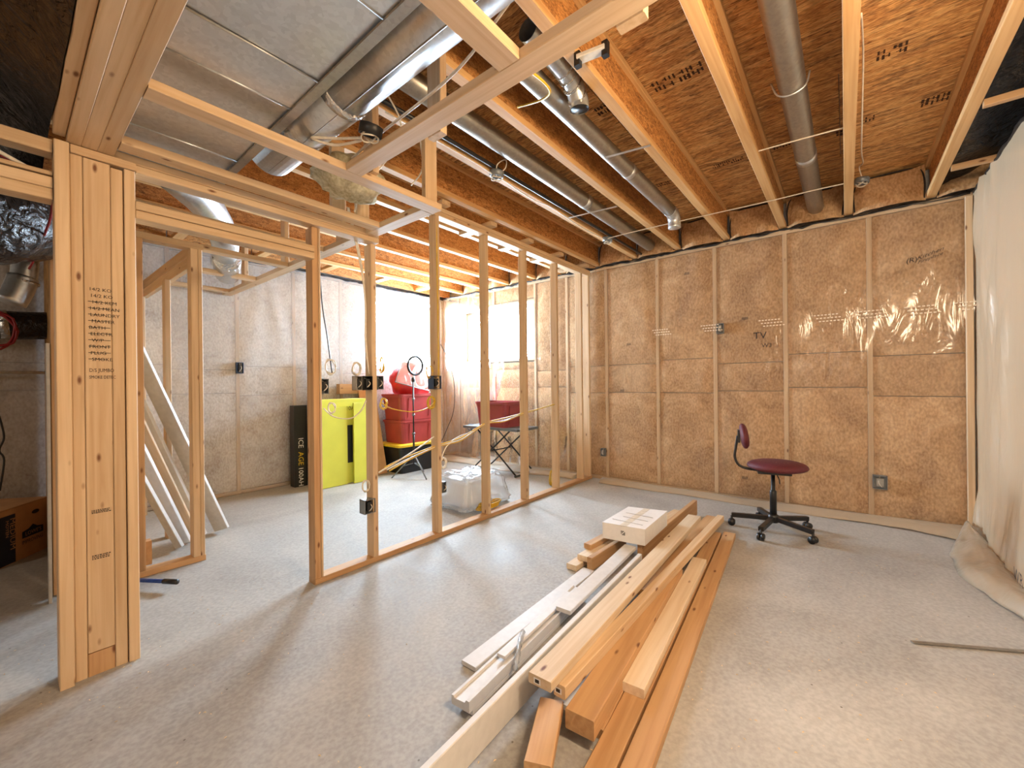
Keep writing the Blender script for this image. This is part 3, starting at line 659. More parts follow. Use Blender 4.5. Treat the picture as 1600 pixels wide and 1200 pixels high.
# ---- wall boxes
def wallbox(c, size, label, m='steelbox', parent=None, face='y', cat='outlet box'):
    sx, sy, sz = size; t = thing('outlet_box', label, cat, c, 'electrical wall boxes')
    x0, x1, y0, y1, z0, z1 = c[0]-sx/2, c[0]+sx/2, c[1]-sy/2, c[1]+sy/2, c[2]-sz/2, c[2]+sz/2
    w = .004
    if face == 'y':       # opens toward -y
        g = [boxr((x0, x1), (y1-w, y1), (z0, z1)), boxr((x0, x0+w), (y0, y1), (z0, z1)), boxr((x1-w, x1), (y0, y1), (z0, z1)), boxr((x0, x1), (y0, y1), (z0, z0+w)), boxr((x0, x1), (y0, y1), (z1-w, z1))]
        merge('box_shell', g, m, t); merge('device', [boxr((x0+sx*.28, x1-sx*.28), (y0+.008, y1-.01), (z0+sz*.2, z1-sz*.2))], 'black', t)
        tube('wire', [(c[0], y1-.01, z1-.01), (c[0]+.01, y0-.008, c[2]), (c[0]-.012, y0-.004, z0+.02)], .003, 'cable', t, 6, 4)
    else:                 # opens toward -x
        g = [boxr((x1-w, x1), (y0, y1), (z0, z1)), boxr((x0, x1), (y0, y0+w), (z0, z1)), boxr((x0, x1), (y1-w, y1), (z0, z1)), boxr((x0, x1), (y0, y1), (z0, z0+w)), boxr((x0, x1), (y0, y1), (z1-w, z1))]
        merge('box_shell', g, m, t); merge('device', [boxr((x0+.002, x1-.01), (y0+sy*.25, y1-sy*.25), (z0+sz*.2, z1-sz*.2))], 'galv2', t)
        tube('wire', [(x1-.01, c[1], z1-.01), (x0-.008, c[1]+.01, c[2]), (x0-.004, c[1]-.012, z0+.02)], .003, 'cable', t, 6, 4)
    return t
wallbox((1.33, 2.685, 1.275), (.05, .06, .10), 'grey steel box beside the double door jamb')
wallbox((1.575, 2.685, 1.295), (.045, .06, .10), 'pale steel box left of the wide dark switch box', 'galv2')
wallbox((1.635, 2.675, 1.295), (.07, .07, .10), 'wide dark switch box on the second stud', 'black')
wallbox((1.745, 2.685, 1.297), (.05, .06, .10), 'blue-grey steel box right of the wide dark switch box')
wallbox((2.265, 2.665, 1.297), (.085, .07, .11), 'blue-grey switch box on the third stud', 'bluebox')
wallbox((1.64, 2.675, .415), (.085, .07, .10), 'steel outlet box low on the second stud')
wallbox((2.345, 2.675, .41), (.04, .06, .09), 'small steel outlet box low on the third stud')
wallbox((4.975, 1.07, 1.862), (.05, .07, .11), 'grey box high on the back wall under the film', face='x')
wallbox((4.970, -.232, .358), (.05, .10, .12), 'grey outlet box low on the back wall behind the chair', face='x')
wallbox((4.972, 2.49, .365), (.05, .06, .10), 'grey outlet box low on the back wall beside the partition', face='x')
wallbox((4.975, 4.95, .55), (.05, .07, .11), 'grey outlet box low below the back window', face='x')
wallbox((1.765, 5.585, 1.50), (.07, .05, .13), 'blue box on the left wall seen through the doorway', 'bluebox')
wallbox((2.40, 5.585, .56), (.07, .05, .11), 'black outlet box low beside the lime carton', 'black')
# marker writing and printed lines on the vapour barrier
Yr = (0, -1, 0)
def mark(s, px, py, size, m='ink', nm='marker_writing', sl=0.):
    p = GX(px, py, XB-.055); return text(nm, s, size, m, wb, p, (0, -1, sl), (0, -sl, 1), .002)
mark('TV', 1177, 530, .10); mark('W3', 1190, 543, .06); mark('(R)', 1415, 412, .06, sl=.1); mark('Kitchen', 1432, 407, .055, sl=.35); mark('Fireplace', 1433, 413, .045, sl=.35)
for px, py in ((1075, 430), (1165, 500), (985, 540), (975, 612), (1165, 748)): mark('##', px-6, py, .05)
for px in (1010, 1085, 1175, 1260, 1325, 1400, 1478):
    p = GX(px, 0, XB-.05); z = 1.90
    for r in range(3): merge('film_print', [boxr((XB-.056, XB-.055), (p.y-.05-.02*r-k*.028, p.y-.05-.02*r-k*.028+.018), (z-.03*r, z-.03*r+.010)) for k in range(7)], 'creamink', wb)
lv = thing('wall_bracket', 'grey bar with two black clamps fixed under the joist at the top of the view', 'bracket', (1.78, .98, 2.8))
a_, b_ = GZ(903, 93, 2.80), GZ(946, 76, 2.80)
board('bar', a_, b_, .05, .02, 'pvc', 0, lv); 
for p_ in (a_, b_): board('clamp', p_+Vector((0, 0, -.035)), p_+Vector((0, 0, .03)), .03, .03, 'black', 0, lv)
# ================================================================== THINGS ON THE FLOOR
# ---- maroon task chair
ch = thing('task_chair', 'maroon task chair with peeling seat on a black five-star base', 'chair', (0, 0, 0))
def cushion(name, rx, ry, h, m, parent, c, rot=None, dome=1.):
    V, F = [], []; nu, nv = 36, 10
    for j in range(nv+1):
        th = math.pi*j/nv; s = math.sin(th)**.55; z = math.cos(th)
        for i in range(nu):
            ph = 2*math.pi*i/nu; V.append((rx*s*math.cos(ph)*(1+.05*math.cos(2*ph)), ry*s*math.sin(ph), h*z*(1. if z > 0 else .8)))
    for j in range(nv):
        for i in range(nu): F.append((j*nu+i, j*nu+(i+1) % nu, (j+1)*nu+(i+1) % nu, (j+1)*nu+i))
    return obj(name, V, F, m, parent, c, rot, True)
st = cushion('seat', .215, .215, .05, 'maroon', ch, (.03, 0, .552))
merge('seat_pan', [boxr((-.12, .12), (-.12, .12), (.50, .522))], 'blackm', ch)
random.seed(3)
g = []
for _ in range(46):                                     # worn pale flecks in the vinyl
    a, r = random.uniform(0, 6.3), random.uniform(.06, .17); x, y = .03+r*1.05*math.cos(a), r*math.sin(a)
    z = .552+.05*math.sqrt(max(0, 1-(min(1, r/.21))**3.6))+.001; k = random.uniform(.003, .008)
    g.append(([(x, y, z), (x+k, y+k*.3, z), (x+k*.6, y+k, z), (x-k*.3, y+k*.6, z)], [(0, 1, 2, 3)]))
merge('worn_fleck', g, 'kraft', st)
bq = Matrix.Rotation(math.radians(82), 3, 'Y').to_quaternion()
cushion('backrest', .105, .17, .036, 'maroon', ch, (-.215, 0, .80), bq)
merge('back_shell', [boxr((-.262, -.245), (-.05, .05), (.745, .855))], 'blackm', ch)
tube('back_bar', [(-.06, 0, .515), (-.16, 0, .513), (-.25, 0, .54), (-.285, 0, .61), (-.278, 0, .69), (-.262, 0, .80)], .011, 'blackm', ch, 10, 6)
lathe('gas_column', [(.026, .12), (.026, .34), (.023, .345), (.016, .35), (.016, .51)], 'blackm', ch, 16)
tube('height_lever', [(.02, -.02, .50), (.035, -.07, .46), (.04, -.075, .42)], .005, 'blackm', ch, 6, 4)
lathe('hub', [(.035, .075), (.042, .085), (.042, .135), (.03, .145)], 'blackm', ch, 16)
for k in range(5):
    a = math.radians(176+72*k); d = Vector((math.cos(a), math.sin(a), 0)); e = d*.315
    lg = board('leg', d*.03+Vector((0, 0, .108)), e+Vector((0, 0, .092)), .04, .036, 'blackm', 0, ch, .004)
    s = Vector((-d.y, d.x, 0)); cst = tube('caster', [e+s*-.024+Vector((0, 0, .030)), e+s*-.006+Vector((0, 0, .030))], .029, 'black', lg, 16, 1)
    tube('caster', [e+s*.006+Vector((0, 0, .030)), e+s*.024+Vector((0, 0, .030))], .029, 'black', lg, 16, 1)
    tube('caster_fork', [e+Vector((0, 0, .03)), e+Vector((0, 0, .085))], .009, 'black', lg, 8, 1)
cp = GZ(1211, 815, .06); ch.location = (4.13, .49, 0); ch.rotation_euler = (0, 0, math.radians(-77))

# ---- lumber pile: each board its own thing
LG = 'boards in the lumber pile'
def lum(n, f, zt0, zt1, w, t, label, m='spf', roll=0., nm='lumber_board', stampat=None, ext=0., cat='board'):
    """n, f: pixels of the middle of the top face at the near and far end; zt*: heights of the top face there"""
    a, b = GZ(n[0], n[1], zt0), GZ(f[0], f[1], zt1); d = (b-a).normalized(); a = a-d*ext
    dz = Vector((0, 0, t/2)); o = board(nm, a-dz, b-dz, w, t, m, roll); tag(o, label, cat, LG)
    if stampat:
        p = a+(b-a)*stampat[0]; s = Vector((0, 0, 1)).cross(d).normalized()
        lumstamp(o, p-s*stampat[1]+Vector((0, 0, .0006)), -s if stampat[2] < 0 else s, d, .05, .03)
    return o
lum((1020, 1132), (1140, 832), .04, .04, .087, .038, 'rightmost board lying flat on the floor, outer edge of the lumber pile', 'spf2', stampat=(.12, .02, 1), ext=.3)
lum((970, 1132), (1118, 831), .04, .04, .087, .038, 'flat floor board just inside the rightmost one in the lumber pile', 'spf2', ext=.3)
lum((989, 1071), (1093, 872), .0785, .0785, .088, .038, 'short pale board lying on the two flat right-hand boards of the pile', 'spf_daylit')
lum((925, 1133), (1050, 905), .040, .040, .085, .038, 'hidden lower board under the thick amber board of the pile', 'spf2')
lum((905, 1117), (1052, 886), .112, .112, .11, .07, 'thick amber board with a rounded edge near the front of the pile', 'spf2', stampat=(.2, .03, 1))
lum((874, 1069), (1126, 805), .162, .162, .05, .05, 'long narrow board lying diagonally across the top of the pile', 'spf')
lum((843, 1058), (1085, 805), .205, .175, .098, .038, 'wide knotty board on top of the pile with a paper tag on its end', 'spf_daylit', nm='lumber_board')
lum((733, 1130), (1000, 865), .155, .155, .026, .125, 'tall white board standing on edge in the lumber pile', 'white_trim', ext=.25)
lum((853, 1133), (862, 1092), .09, .09, .088, .038, 'short stub board with a stamp at the bottom front of the pile', 'spf2', stampat=(.15, .02, 1), ext=.15)
lum((876, 1098), (950, 1012), .062, .062, .07, .02, 'pale strip poking out beneath the diagonal narrow board', 'white_trim')
lum((732, 1037), (920, 889), .024, .024, .088, .02, 'white flat trim board at the outer left of the pile', 'white_trim', nm='trim_board')
lum((728, 1104), (905, 930), .026, .026, .07, .02, 'thin white trim strip under the moulded casing', 'white_trim', nm='trim_board')
def casing(L):
    ring = [(-.045, -.022), (.045, -.022), (.045, .022), (.030, .022), (.022, .010), (-.030, .006), (-.034, .014), (-.045, .014)]
    v = [(-L/2, y, z) for y, z in ring]+[(L/2, y, z) for y, z in ring]; k = len(ring)
    return v, [tuple(range(k)), tuple(range(2*k-1, k-1, -1))]+[(i, (i+1) % k, k+(i+1) % k, k+i) for i in range(k)]
a, b = GZ(719, 1090, .075), GZ(905, 915, .075)
o = board('trim_casing', a-Vector((0, 0, .02)), b-Vector((0, 0, .02)), .09, .044, 'white_trim', math.pi, geo=lambda L: ([(x, y, -z) for x, y, z in casing(L)[0]], casing(L)[1])); tag(o, 'moulded white door casing at the front left of the pile', 'board', LG)
lum((783, 1023), (890, 925), .092, .092, .045, .015, 'slim white strip lying on the moulded casing', 'white_trim', nm='trim_board')
lum((880, 951), (985, 852), .118, .128, .086, .022, 'pale board running under the white carton', 'white_trim', nm='trim_board')
lum((893, 882), (960, 838), .040, .040, .08, .038, 'lowest of the three stub boards under the white carton', 'spf_daylit')
lum((910, 868), (965, 834), .080, .080, .08, .038, 'middle one of the three stub boards under the white carton', 'spf_daylit')
lum((918, 850), (965, 825), .120, .120, .06, .038, 'topmost of the three stub boards under the white carton', 'spf2')
lum((921, 871), (975, 838), .100, .100, .038, .09, 'dark-ended board on edge under the white carton', 'spf2')
lum((1000, 850), (1086, 781), .145, .145, .038, .14, 'wide board on edge sticking out past the white carton', 'spf2')
lum((1010, 825), (1060, 797), .10, .10, .085, .038, 'short board end behind the white carton', 'spf')
lum((1000, 920), (1112, 806), .090, .090, .085, .038, 'amber board lying between the knotty board and the diagonal one', 'spf2')
def endtag(o, dy, w=.03, h=.022):
    wmx = wm(o); L = max(v.co.x for v in o.data.vertices); q = [wmx @ Vector((-L-.0012, dy+y, z)) for y, z in ((-w/2, -h/2), (w/2, -h/2), (w/2, h/2), (-w/2, h/2))]
    t = obj('paper_tag', q, [(0, 1, 2, 3)], 'whitebox', o)
    obj('tag_print', [wmx @ Vector((-L-.0022, dy+y*.6, z*.6)) for y, z in ((-w/2, -h/2), (w/2, -h/2), (w/2, h/2), (-w/2, h/2))], [(0, 1, 2, 3)], 'ink', t)
for lb in [o for o in bpy.data.objects if o.get('label', '').startswith(('wide knotty', 'long narrow'))]: endtag(lb, .01 if 'wide' in lb['label'] else .005)
# ---- white carton on the pile
Bz0, Bz1 = .148, .262
cn = thing('white_carton', 'white shipping carton resting on the far end of the lumber pile', 'carton', (3.0, 1.24, Bz0))
def prism(name, base, z0, z1, m, parent):
    n = len(base); V = [(p[0], p[1], z0) for p in base]+[(p[0], p[1], z1) for p in base]
    return obj(name, V, [tuple(range(n)), tuple(range(2*n-1, n-1, -1))]+[(i, (i+1) % n, n+(i+1) % n, n+i) for i in range(n)], m, parent)
BB = [(2.745, 1.388), (2.785, 1.088), (3.290, 1.105), (3.215, 1.39)]
prism('carton_body', BB, Bz0, Bz1-.003, 'whitebox', cn)
prism('lid_flap', [(2.743, 1.39), (2.764, 1.240), (3.252, 1.249), (3.216, 1.392)], Bz1-.002, Bz1+.001, 'whitebox', cn)
prism('lid_flap', [(2.765, 1.237), (2.783, 1.086), (3.292, 1.103), (3.253, 1.246)], Bz1-.002, Bz1+.001, 'whitebox', cn)
prism('clear_tape', [(2.755, 1.262), (2.760, 1.215), (3.253, 1.225), (3.248, 1.272)], Bz1+.0012, Bz1+.002, 'cable', cn)
merge('printed_label', [boxr((2.85+.02*k, 2.858+.02*k), (1.13, 1.36-.02*(k % 3)), (Bz1+.0022, Bz1+.003)) for k in range(0, 14, 5)], 'grey_trim', cn)
f = (Vector((2.785, 1.088, 0))-Vector((2.745, 1.388, 0))).normalized()
p0 = Vector((2.745, 1.388, 0))+f*.135
merge('printed_symbol', [([p0+f*(.008*i)+Vector((-.0015, 0, .195+.008*j)), p0+f*(.008*i+.006)+Vector((-.0015, 0, .195+.008*j)), p0+f*(.008*i+.006)+Vector((-.0015, 0, .201+.008*j)), p0+f*(.008*i)+Vector((-.0015, 0, .201+.008*j))], [(0, 1, 2, 3)]) for i in range(4) for j in range(4) if (i*3+j*5) % 4], 'ink', cn)
def strap_pts():
    return [GZ(818, 985, .10), GZ(812, 1005, .105), GZ(808, 1030, .09), GZ(804, 1047, .05)]
tag(tube('clear_strap', strap_pts(), .009, 'bagfilm', None, 6, 5, True, [.006+.007*abs(math.sin(i*1.3)) for i in range(16)]), 'crumpled clear plastic strap hanging over the white trims', 'strap')

# ---- plastic-wrapped bundle behind the partition
bd = thing('wrapped_bundle', 'low bundle wrapped in clear white plastic behind the partition studs', 'bundle', (3.2, 3.12, 0))
def sack(name, c, r, m, parent, seed, amp, p=.35):
    V, F = [], []; nu, nv = 80, 40
    for j in range(nv+1):
        th = math.pi*j/nv
        for i in range(nu):
            ph = 2*math.pi*i/nu; f = lambda v: math.copysign(abs(v)**p, v)
            d = Vector((f(math.sin(th)*math.cos(ph)) if abs(math.sin(th)) > 1e-6 else 0, f(math.sin(th)*math.sin(ph)) if abs(math.sin(th)) > 1e-6 else 0, f(math.cos(th))))
            k = 1+amp*noise.fractal(d*3.2+Vector((seed, 0, 0)), .7, 2., 6); k += .035*noise.noise(d*11+Vector((seed, 3, 1)))+.03*abs(noise.noise(d*6+Vector((1, seed, 1)))); tp = .93-.17*d.z
            V.append(Vector(c)+Vector((d.x*r[0]*k*tp, d.y*r[1]*k*tp, d.z*r[2]*(k if d.z > 0 else 1))))
    for j in range(nv):
        for i in range(nu): F.append((j*nu+i, j*nu+(i+1) % nu, (j+1)*nu+(i+1) % nu, (j+1)*nu+i))
    return obj(name, V, F, m, parent, smooth=True)
sack('contents', (3.16, 3.17, .14), (.20, .16, .12), 'ringw', bd, 3, .05, .22)
sack('plastic_wrap', (3.16, 3.15, .175), (.33, .28, .17), 'bagfilm', bd, 9, .13, .25)

# ---- folding table with a maroon tote
ft = thing('folding_table', 'small folding table with grey top and crossed black legs below the back window', 'table', (4.55, 3.9, 0))
merge('table_top', [boxr((4.32, 4.80), (3.42, 4.45), (.63, .665))], 'greytop', ft)
for x in (4.36, 4.76):
    tube('leg', [(x, 4.32, .015), (x, 3.58, .63)], .012, 'blackm', ft, 8, 1); tube('leg', [(x+.03, 3.50, .015), (x+.03, 4.24, .63)], .012, 'blackm', ft, 8, 1)
tube('foot_bar', [(4.34, 4.32, .015), (4.82, 4.32, .015)], .012, 'blackm', ft, 8, 1); tube('foot_bar', [(4.36, 3.50, .015), (4.82, 3.50, .015)], .012, 'blackm', ft, 8, 1)
tube('brace', [(4.36, 3.92, .33), (4.79, 3.92, .33)], .009, 'blackm', ft, 8, 1)
def tote(c, sx, sy, h, label, m, lid=None, taper=.84, rz=0., grp='storage totes'):
    t = thing('storage_tote', label, 'tote', c, grp); R = Matrix.Rotation(rz, 3, 'Z')
    def ring(k, z, r=.06):
        out = []
        for qx, qy, a0 in ((1, 1, 0), (-1, 1, 90), (-1, -1, 180), (1, -1, 270)):
            for s in range(4):
                a = math.radians(a0+s*30); out.append(Vector(c)+R @ Vector((qx*(sx/2*k-r)+r*math.cos(a), qy*(sy/2*k-r)+r*math.sin(a), z)))
        return out
    lv = [ring(taper, 0), ring(taper*.35+.65*.96, h*.7), ring(.955, h*.90), ring(1.0, h*.91), ring(1.0, h)]
    n = 16; V = [p for r in lv for p in r]; F = [tuple(range(n))]+[(j*n+i, j*n+(i+1) % n, (j+1)*n+(i+1) % n, (j+1)*n+i) for j in range(len(lv)-1) for i in range(n)]
    inner = [Vector(c)+(p-Vector(c))*.96 for p in lv[-1]]
    if not lid:
        q = len(V); V += [Vector((p.x, p.y, c[2]+h)) for p in inner]; F += [((len(lv)-1)*n+i, (len(lv)-1)*n+(i+1) % n, q+(i+1) % n, q+i) for i in range(n)]
        q2 = len(V); V += [Vector((p.x, p.y, c[2]+h-.05)) for p in inner]; F += [(q+i, q+(i+1) % n, q2+(i+1) % n, q2+i) for i in range(n)]; F.append(tuple(q2+i for i in range(n)))
    else: F.append(tuple((len(lv)-1)*n+i for i in range(n)))
    obj('tote_body', V, F, m, t)
    if lid:
        r1, r2, r3 = ring(1.04, h, .07), ring(1.05, h+.03, .07), ring(.93, h+.045, .07); V = r1+r2+r3
        obj('lid', V, [tuple(range(n))]+[(j*n+i, j*n+(i+1) % n, (j+1)*n+(i+1) % n, (j+1)*n+i) for j in range(2) for i in range(n)]+[tuple(2*n+i for i in range(n))], lid, t)
    e = R @ Vector((0, -1, 0)); s = R @ Vector((1, 0, 0)); pc_ = Vector(c)+e*(sy/2*.945+.004)+Vector((0, 0, h*.48))
    for k in (-.27, .27):
        p = pc_+s*(sx*k); board('rib', p-Vector((0, 0, h*.36))+e*-.02, p+Vector((0, 0, h*.36))+e*.004, .012, .01, m, 0, t, 0)
    return t
tote((4.55, 3.93, .666), .44, .62, .36, 'maroon storage tote standing on the folding table', 'tote')
T0 = (3.88, 5.20, 0)
tote((3.92, 5.20, 0), .76, .56, .38, 'black storage tote with a yellow lid at the bottom of the stack', 'black', 'yellow', .90)
tote((3.90, 5.18, .427), .66, .50, .335, 'lower brick-red storage tote in the stack on the black one', 'toter', None, .88)
tote((3.90, 5.18, .764), .70, .50, .38, 'upper brick-red storage tote with rim, under the red bag', 'toter', None, .86)
tag(blob('red_bag', (3.92, 5.18, 1.33), (.33, .24, .28), 'red', None, 6, .22), 'crumpled red plastic bag heaped on the tote stack', 'bag')
tag(tube('white_wreath', [(3.92+.17*math.cos(a/10*2*math.pi), 4.90+.02*math.sin(a), 1.40+.17*math.sin(a/10*2*math.pi)) for a in range(11)], .022, 'ringw', None, 10, 4), 'white ring leaning against the red bag', 'ring')
pf = thing('framed_sheet', 'clear sheet in a thin dark frame leaning over the tote stack', 'framed sheet', (3.72, 4.88, 1.14))
FC = [Vector((3.42, 4.86, 1.32)), Vector((4.02, 4.84, 1.18)), Vector((4.18, 4.95, 1.72)), Vector((3.66, 4.98, 1.70))]
obj('clear_sheet', FC, [(0, 1, 2, 3)], 'poly', pf)
bpy.data.objects['clear_sheet'].modifiers.new('thickness', 'SOLIDIFY').thickness = .003
for i in range(4): tube('frame_rod', [FC[i], FC[(i+1) % 4]], .006, 'steelbox', pf, 6, 1)
# ring light on a tripod in front of the totes
rl = thing('ring_lamp', 'unlit ring lamp on a thin black tripod in front of the tote stack', 'lamp', (3.58, 4.72, 0))
rc = GY(647.5, 571.5, 4.66); bx = rc.x-.01
tube('ring', [rc+Vector((.125*math.cos(a/20*2*math.pi), -.02, .125*math.sin(a/20*2*math.pi))) for a in range(21)], .0165, 'black', rl, 10, 2)
tube('stem', [(bx, 4.68, .36), (bx, 4.68, 1.34)], .010, 'blackm', rl, 8, 1); tube('stem', [(bx, 4.68, .18), (bx, 4.68, .60)], .014, 'blackm', rl, 8, 1)
for z in (.60, .86, 1.08): lathe('clamp_knob', [(.018, -.015), (.022, 0), (.018, .015)], 'steelbox', rl, 10, (bx, 4.68, z))
lathe('head_mount', [(.02, -.03), (.026, 0), (.02, .03)], 'black', rl, 10, (bx, 4.68, 1.35))
for a in (-95, 25, 150):
    d = Vector((math.cos(math.radians(a)), math.sin(math.radians(a)), 0)); tube('tripod_leg', [Vector((bx, 4.68, .30))+d*.015, Vector((bx, 4.68, .008))+d*.30], .009, 'steelbox', rl, 8, 1)
    tube('leg_brace', [Vector((bx, 4.68, .19)), Vector((bx, 4.68, .16))+d*.145], .006, 'steelbox', rl, 6, 1)
# ---- lime carton, black carton, cardboard sheet, planks
lc = thing('lime_carton', 'tall lime-yellow carton with a black window strip, standing at the left wall', 'carton', (2.77, 5.1, 0))
plank_box('side_panel', (2.455, 2.80), (5.02, 5.05), (.005, 1.0), 'lime', lc)
plank_box('front_panel', (2.87, 3.08), (4.98, 5.01), (.005, 1.05), 'lime', lc)
plank_box('carton_body', (2.46, 3.10), (5.06, 5.34), (.005, 1.10), 'lime', lc)
plank_box('black_window', (2.80, 2.90), (5.052, 5.06), (.27, .76), 'black', lc)
text('printed_number', '10A', .075, 'ink', lc, (2.80, 5.058, .955), X1, Z1, .002)
bc = thing('black_carton', 'flat black carton with vertical white and yellow lettering beside the lime carton', 'carton', (2.36, 5.45, 0))
plank_box('carton_body', (2.30, 2.46), (5.40, 5.52), (0, 1.03), 'black', bc)
text('lettering', 'ICE ', .09, 'whiteink', bc, (2.35, 5.399, .62), (0, 0, -1), (1, 0, 0), .002); text('lettering', 'AGE', .09, 'yellow', bc, (2.35, 5.399, .44), (0, 0, -1), (1, 0, 0), .002); text('lettering', '100AH', .085, 'whiteink', bc, (2.35, 5.399, .25), (0, 0, -1), (1, 0, 0), .002)
tag(board('cardboard_sheet', (3.36, 5.18, .005), (3.36, 5.50, 1.28), .27, .02, 'kraft', 0, None, 0), 'brown cardboard sheet leaning at the left wall beside the tote stack', 'cardboard')
tag(board('pale_panel', (3.21, 5.20, .005), (3.21, 5.50, 1.0), .18, .015, 'whitebox', 0, None, 0), 'pale panel leaning between the lime carton and the cardboard sheet', 'panel')
tag(board('plank', (2.62, 5.40, .01), (2.60, 5.49, 1.60), .14, .038, 'spf2', 0), 'wide plank standing upright behind the lime carton', 'board')
tag(beam('wall_block', (2.95, 3.50), (5.48, 5.57), (1.16, 1.30), 'spf2'), 'brown timber block fixed to the left wall above the lime carton', 'block')
# ---- boards leaning in the hall
LH = 'trim boards leaning in the hall'
for (bx_, by_), (tx, ty, tz), w, t, m_, lab in (
        ((1.20, 4.27), (.52, 4.40, 2.0), .12, .030, 'grey_trim', 'widest grey board leaning in the hall, its foot farthest to the right'),
        ((1.06, 4.24), (.50, 4.40, 1.75), .05, .03, 'white_trim', 'narrow white board leaning in the hall, second from the right'),
        ((.99, 4.20), (.42, 4.36, 1.75), .09, .02, 'spf', 'pale wooden board leaning in the hall among the grey trims'),
        ((.92, 4.14), (.36, 4.32, 1.7), .09, .028, 'white_trim', 'white board leaning in the middle of the hall trims'),
        ((.86, 4.06), (.33, 4.22, 1.45), .06, .03, 'grey_trim', 'nearest grey board leaning in the hall with its foot by the plate')):
    d = Vector((tx-bx_, ty-by_, tz)).normalized()
    tag(board('leaning_trim', Vector((bx_, by_, .03)), Vector((tx, ty, tz)), w, t, m_, 0.9), lab, 'board', LH)
tag(plank_box('offcut_block', (.60, .67), (3.92, 3.99), (0, .17), 'mdf'), 'short offcut standing behind the hall bottom plate', 'block')
# ---- blue-handled pole
bp = thing('blue_pole', 'blue pole with a black grip lying on the floor by the post', 'pole', (.6, 3.35, 0))
tube('shaft', [(.46, 3.70, .03), (.65, 3.36, .045)], .012, 'blue', bp, 10, 1); tube('grip', [(.635, 3.388, .044), (.685, 3.30, .047)], .016, 'black', bp, 10, 1)
# ---- moving box
mv = thing('moving_box', 'brown moving box with navy side stripe reading MEDIUM, in the dark hall', 'carton', (-.02, 4.9, 0))
mA, mB, mC, mD = Vector((.225, 5.03, 0)), Vector((-.04, 4.66, 0)), Vector((-.36, 4.90, 0)), Vector((-.08, 5.27, 0))
prism('box_body', [mA, mB, mC, mD], 0, .40, 'kraft', mv)
prism('lid_flap', [mA, mB, (mB+mC)/2, (mA+mD)/2], .402, .408, 'kraft', mv); prism('lid_flap', [(mB+mC)/2, mC, mD, (mA+mD)/2], .402, .408, 'kraft', mv)
fd = (mA-mB).normalized(); fn_ = Vector((fd.y, -fd.x, 0)); f0 = mB+fn_*.0015
def facequad(u0, u1, z0, z1): return [f0+fd*u0+Vector((0, 0, z0)), f0+fd*u1+Vector((0, 0, z0)), f0+fd*u1+Vector((0, 0, z1)), f0+fd*u0+Vector((0, 0, z1))]
obj('navy_band', facequad(-.0, .15, .005, .36), [(0, 1, 2, 3)], 'navy', mv)
f1 = f0+fn_*.001
text('lettering', 'MEDIUM', .062, 'kraft', mv, f1+fd*.105+Vector((0, 0, .335)), (0, 0, -1), fd, .001)
text('lettering', 'MOYEN', .035, 'kraft', mv, f1+fd*.07+Vector((0, 0, .325)), (0, 0, -1), fd, .001)
text('lettering', "LOWE'S", .042, 'kraft', mv, f1+fd*.225+Vector((0, 0, .165)), fd, Z1, .004)
hq = [f1+fd*u+Vector((0, 0, z)) for u, z in ((.205, .15), (.395, .15), (.395, .20), (.34, .21), (.30, .235), (.26, .21), (.205, .20))]
obj('house_emblem', hq, [tuple(range(7))], 'navy', mv)
text('lettering', 'IMPROVING', .042, 'navy', mv, f1+fd*.20+Vector((0, 0, .105)), fd, Z1, .001, scx=.85)
obj('hand_hole_shade', [f1+fd*(.325+.035*math.cos(a))+Vector((0, 0, .325+.016*math.sin(a))) for a in [k*math.pi/6 for k in range(12)]], [tuple(range(12))], 'black', mv)  # flat black patch paints the shade of the hand hole
# ---- hall services
fx = thing('flex_duct', 'fat black foil-wrapped flexible duct overhead in the hall', 'duct', (-.2, 3.4, 2.1))
rr = [.24+.012*math.sin(i*2.1) for i in range(31)]
tube('duct_wrap', [(-.9, 2.95, 2.05), (-.45, 3.25, 2.12), (-.1, 3.45, 2.17), (.1, 3.75, 2.30), (.12, 4.1, 2.40), (.1, 4.5, 2.45)], .24, 'blackfoil', fx, 24, 6, True, rr)
lo = thing('low_duct', 'black foil-wrapped duct along the far hall wall above the white pipe', 'duct', (0, 5.3, 1.8))
tube('duct_wrap', [(-1.8, 5.32, 1.80), (-.8, 5.30, 1.80), (.0, 5.30, 1.80), (.26, 5.30, 1.82)], .115, 'blackfoil', lo, 20, 5)
tube('tape_band', [(-.02, 5.30, 1.80), (.03, 5.30, 1.805)], .119, 'silverfoil', lo, 20, 1)
sp_ = thing('vertical_pipe', 'shiny steel pipe with elbow dropping from the black duct', 'duct', (.07, 3.75, 2.0))
tube('pipe', [(.10, 3.88, 2.30), (.09, 3.86, 2.05), (.08, 3.85, 1.93)], .058, 'galv', sp_, 18, 3); tube('elbow', [(.08, 3.85, 1.95), (.06, 3.84, 1.87), (.03, 3.83, 1.79)], .066, 'galv', sp_, 18, 4)
tube('collar', [(.080, 3.85, 1.93), (.078, 3.85, 1.915)], .07, 'silverfoil', sp_, 18, 1)
tag(board('foil_tape_strip', (-.10, 3.62, 2.03), (.08, 3.66, 2.07), .05, .003, 'ringw', .9, None, 0), 'white tape strip across the steel pipe', 'tape')
tag(tube('white_pipe', [(-2.2, 5.50, 1.42), (.27, 5.50, 1.42)], .013, 'pvc', None, 10, 1), 'thin white pipe running level along the dark hall wall', 'pipe')
coil((-.03, 4.9, 1.72), .13, 'rcable', 'red cable coil hanging in the dark hall', 4, .008)
cable([(-.3, 2.78, 2.33), (-.1, 2.78, 2.29), (.05, 2.78, 2.25), (.15, 2.9, 2.16), (.14, 3.5, 2.10), (.10, 3.7, 1.98)], 'red cable draped from the hall rails', 'rcable', .006)
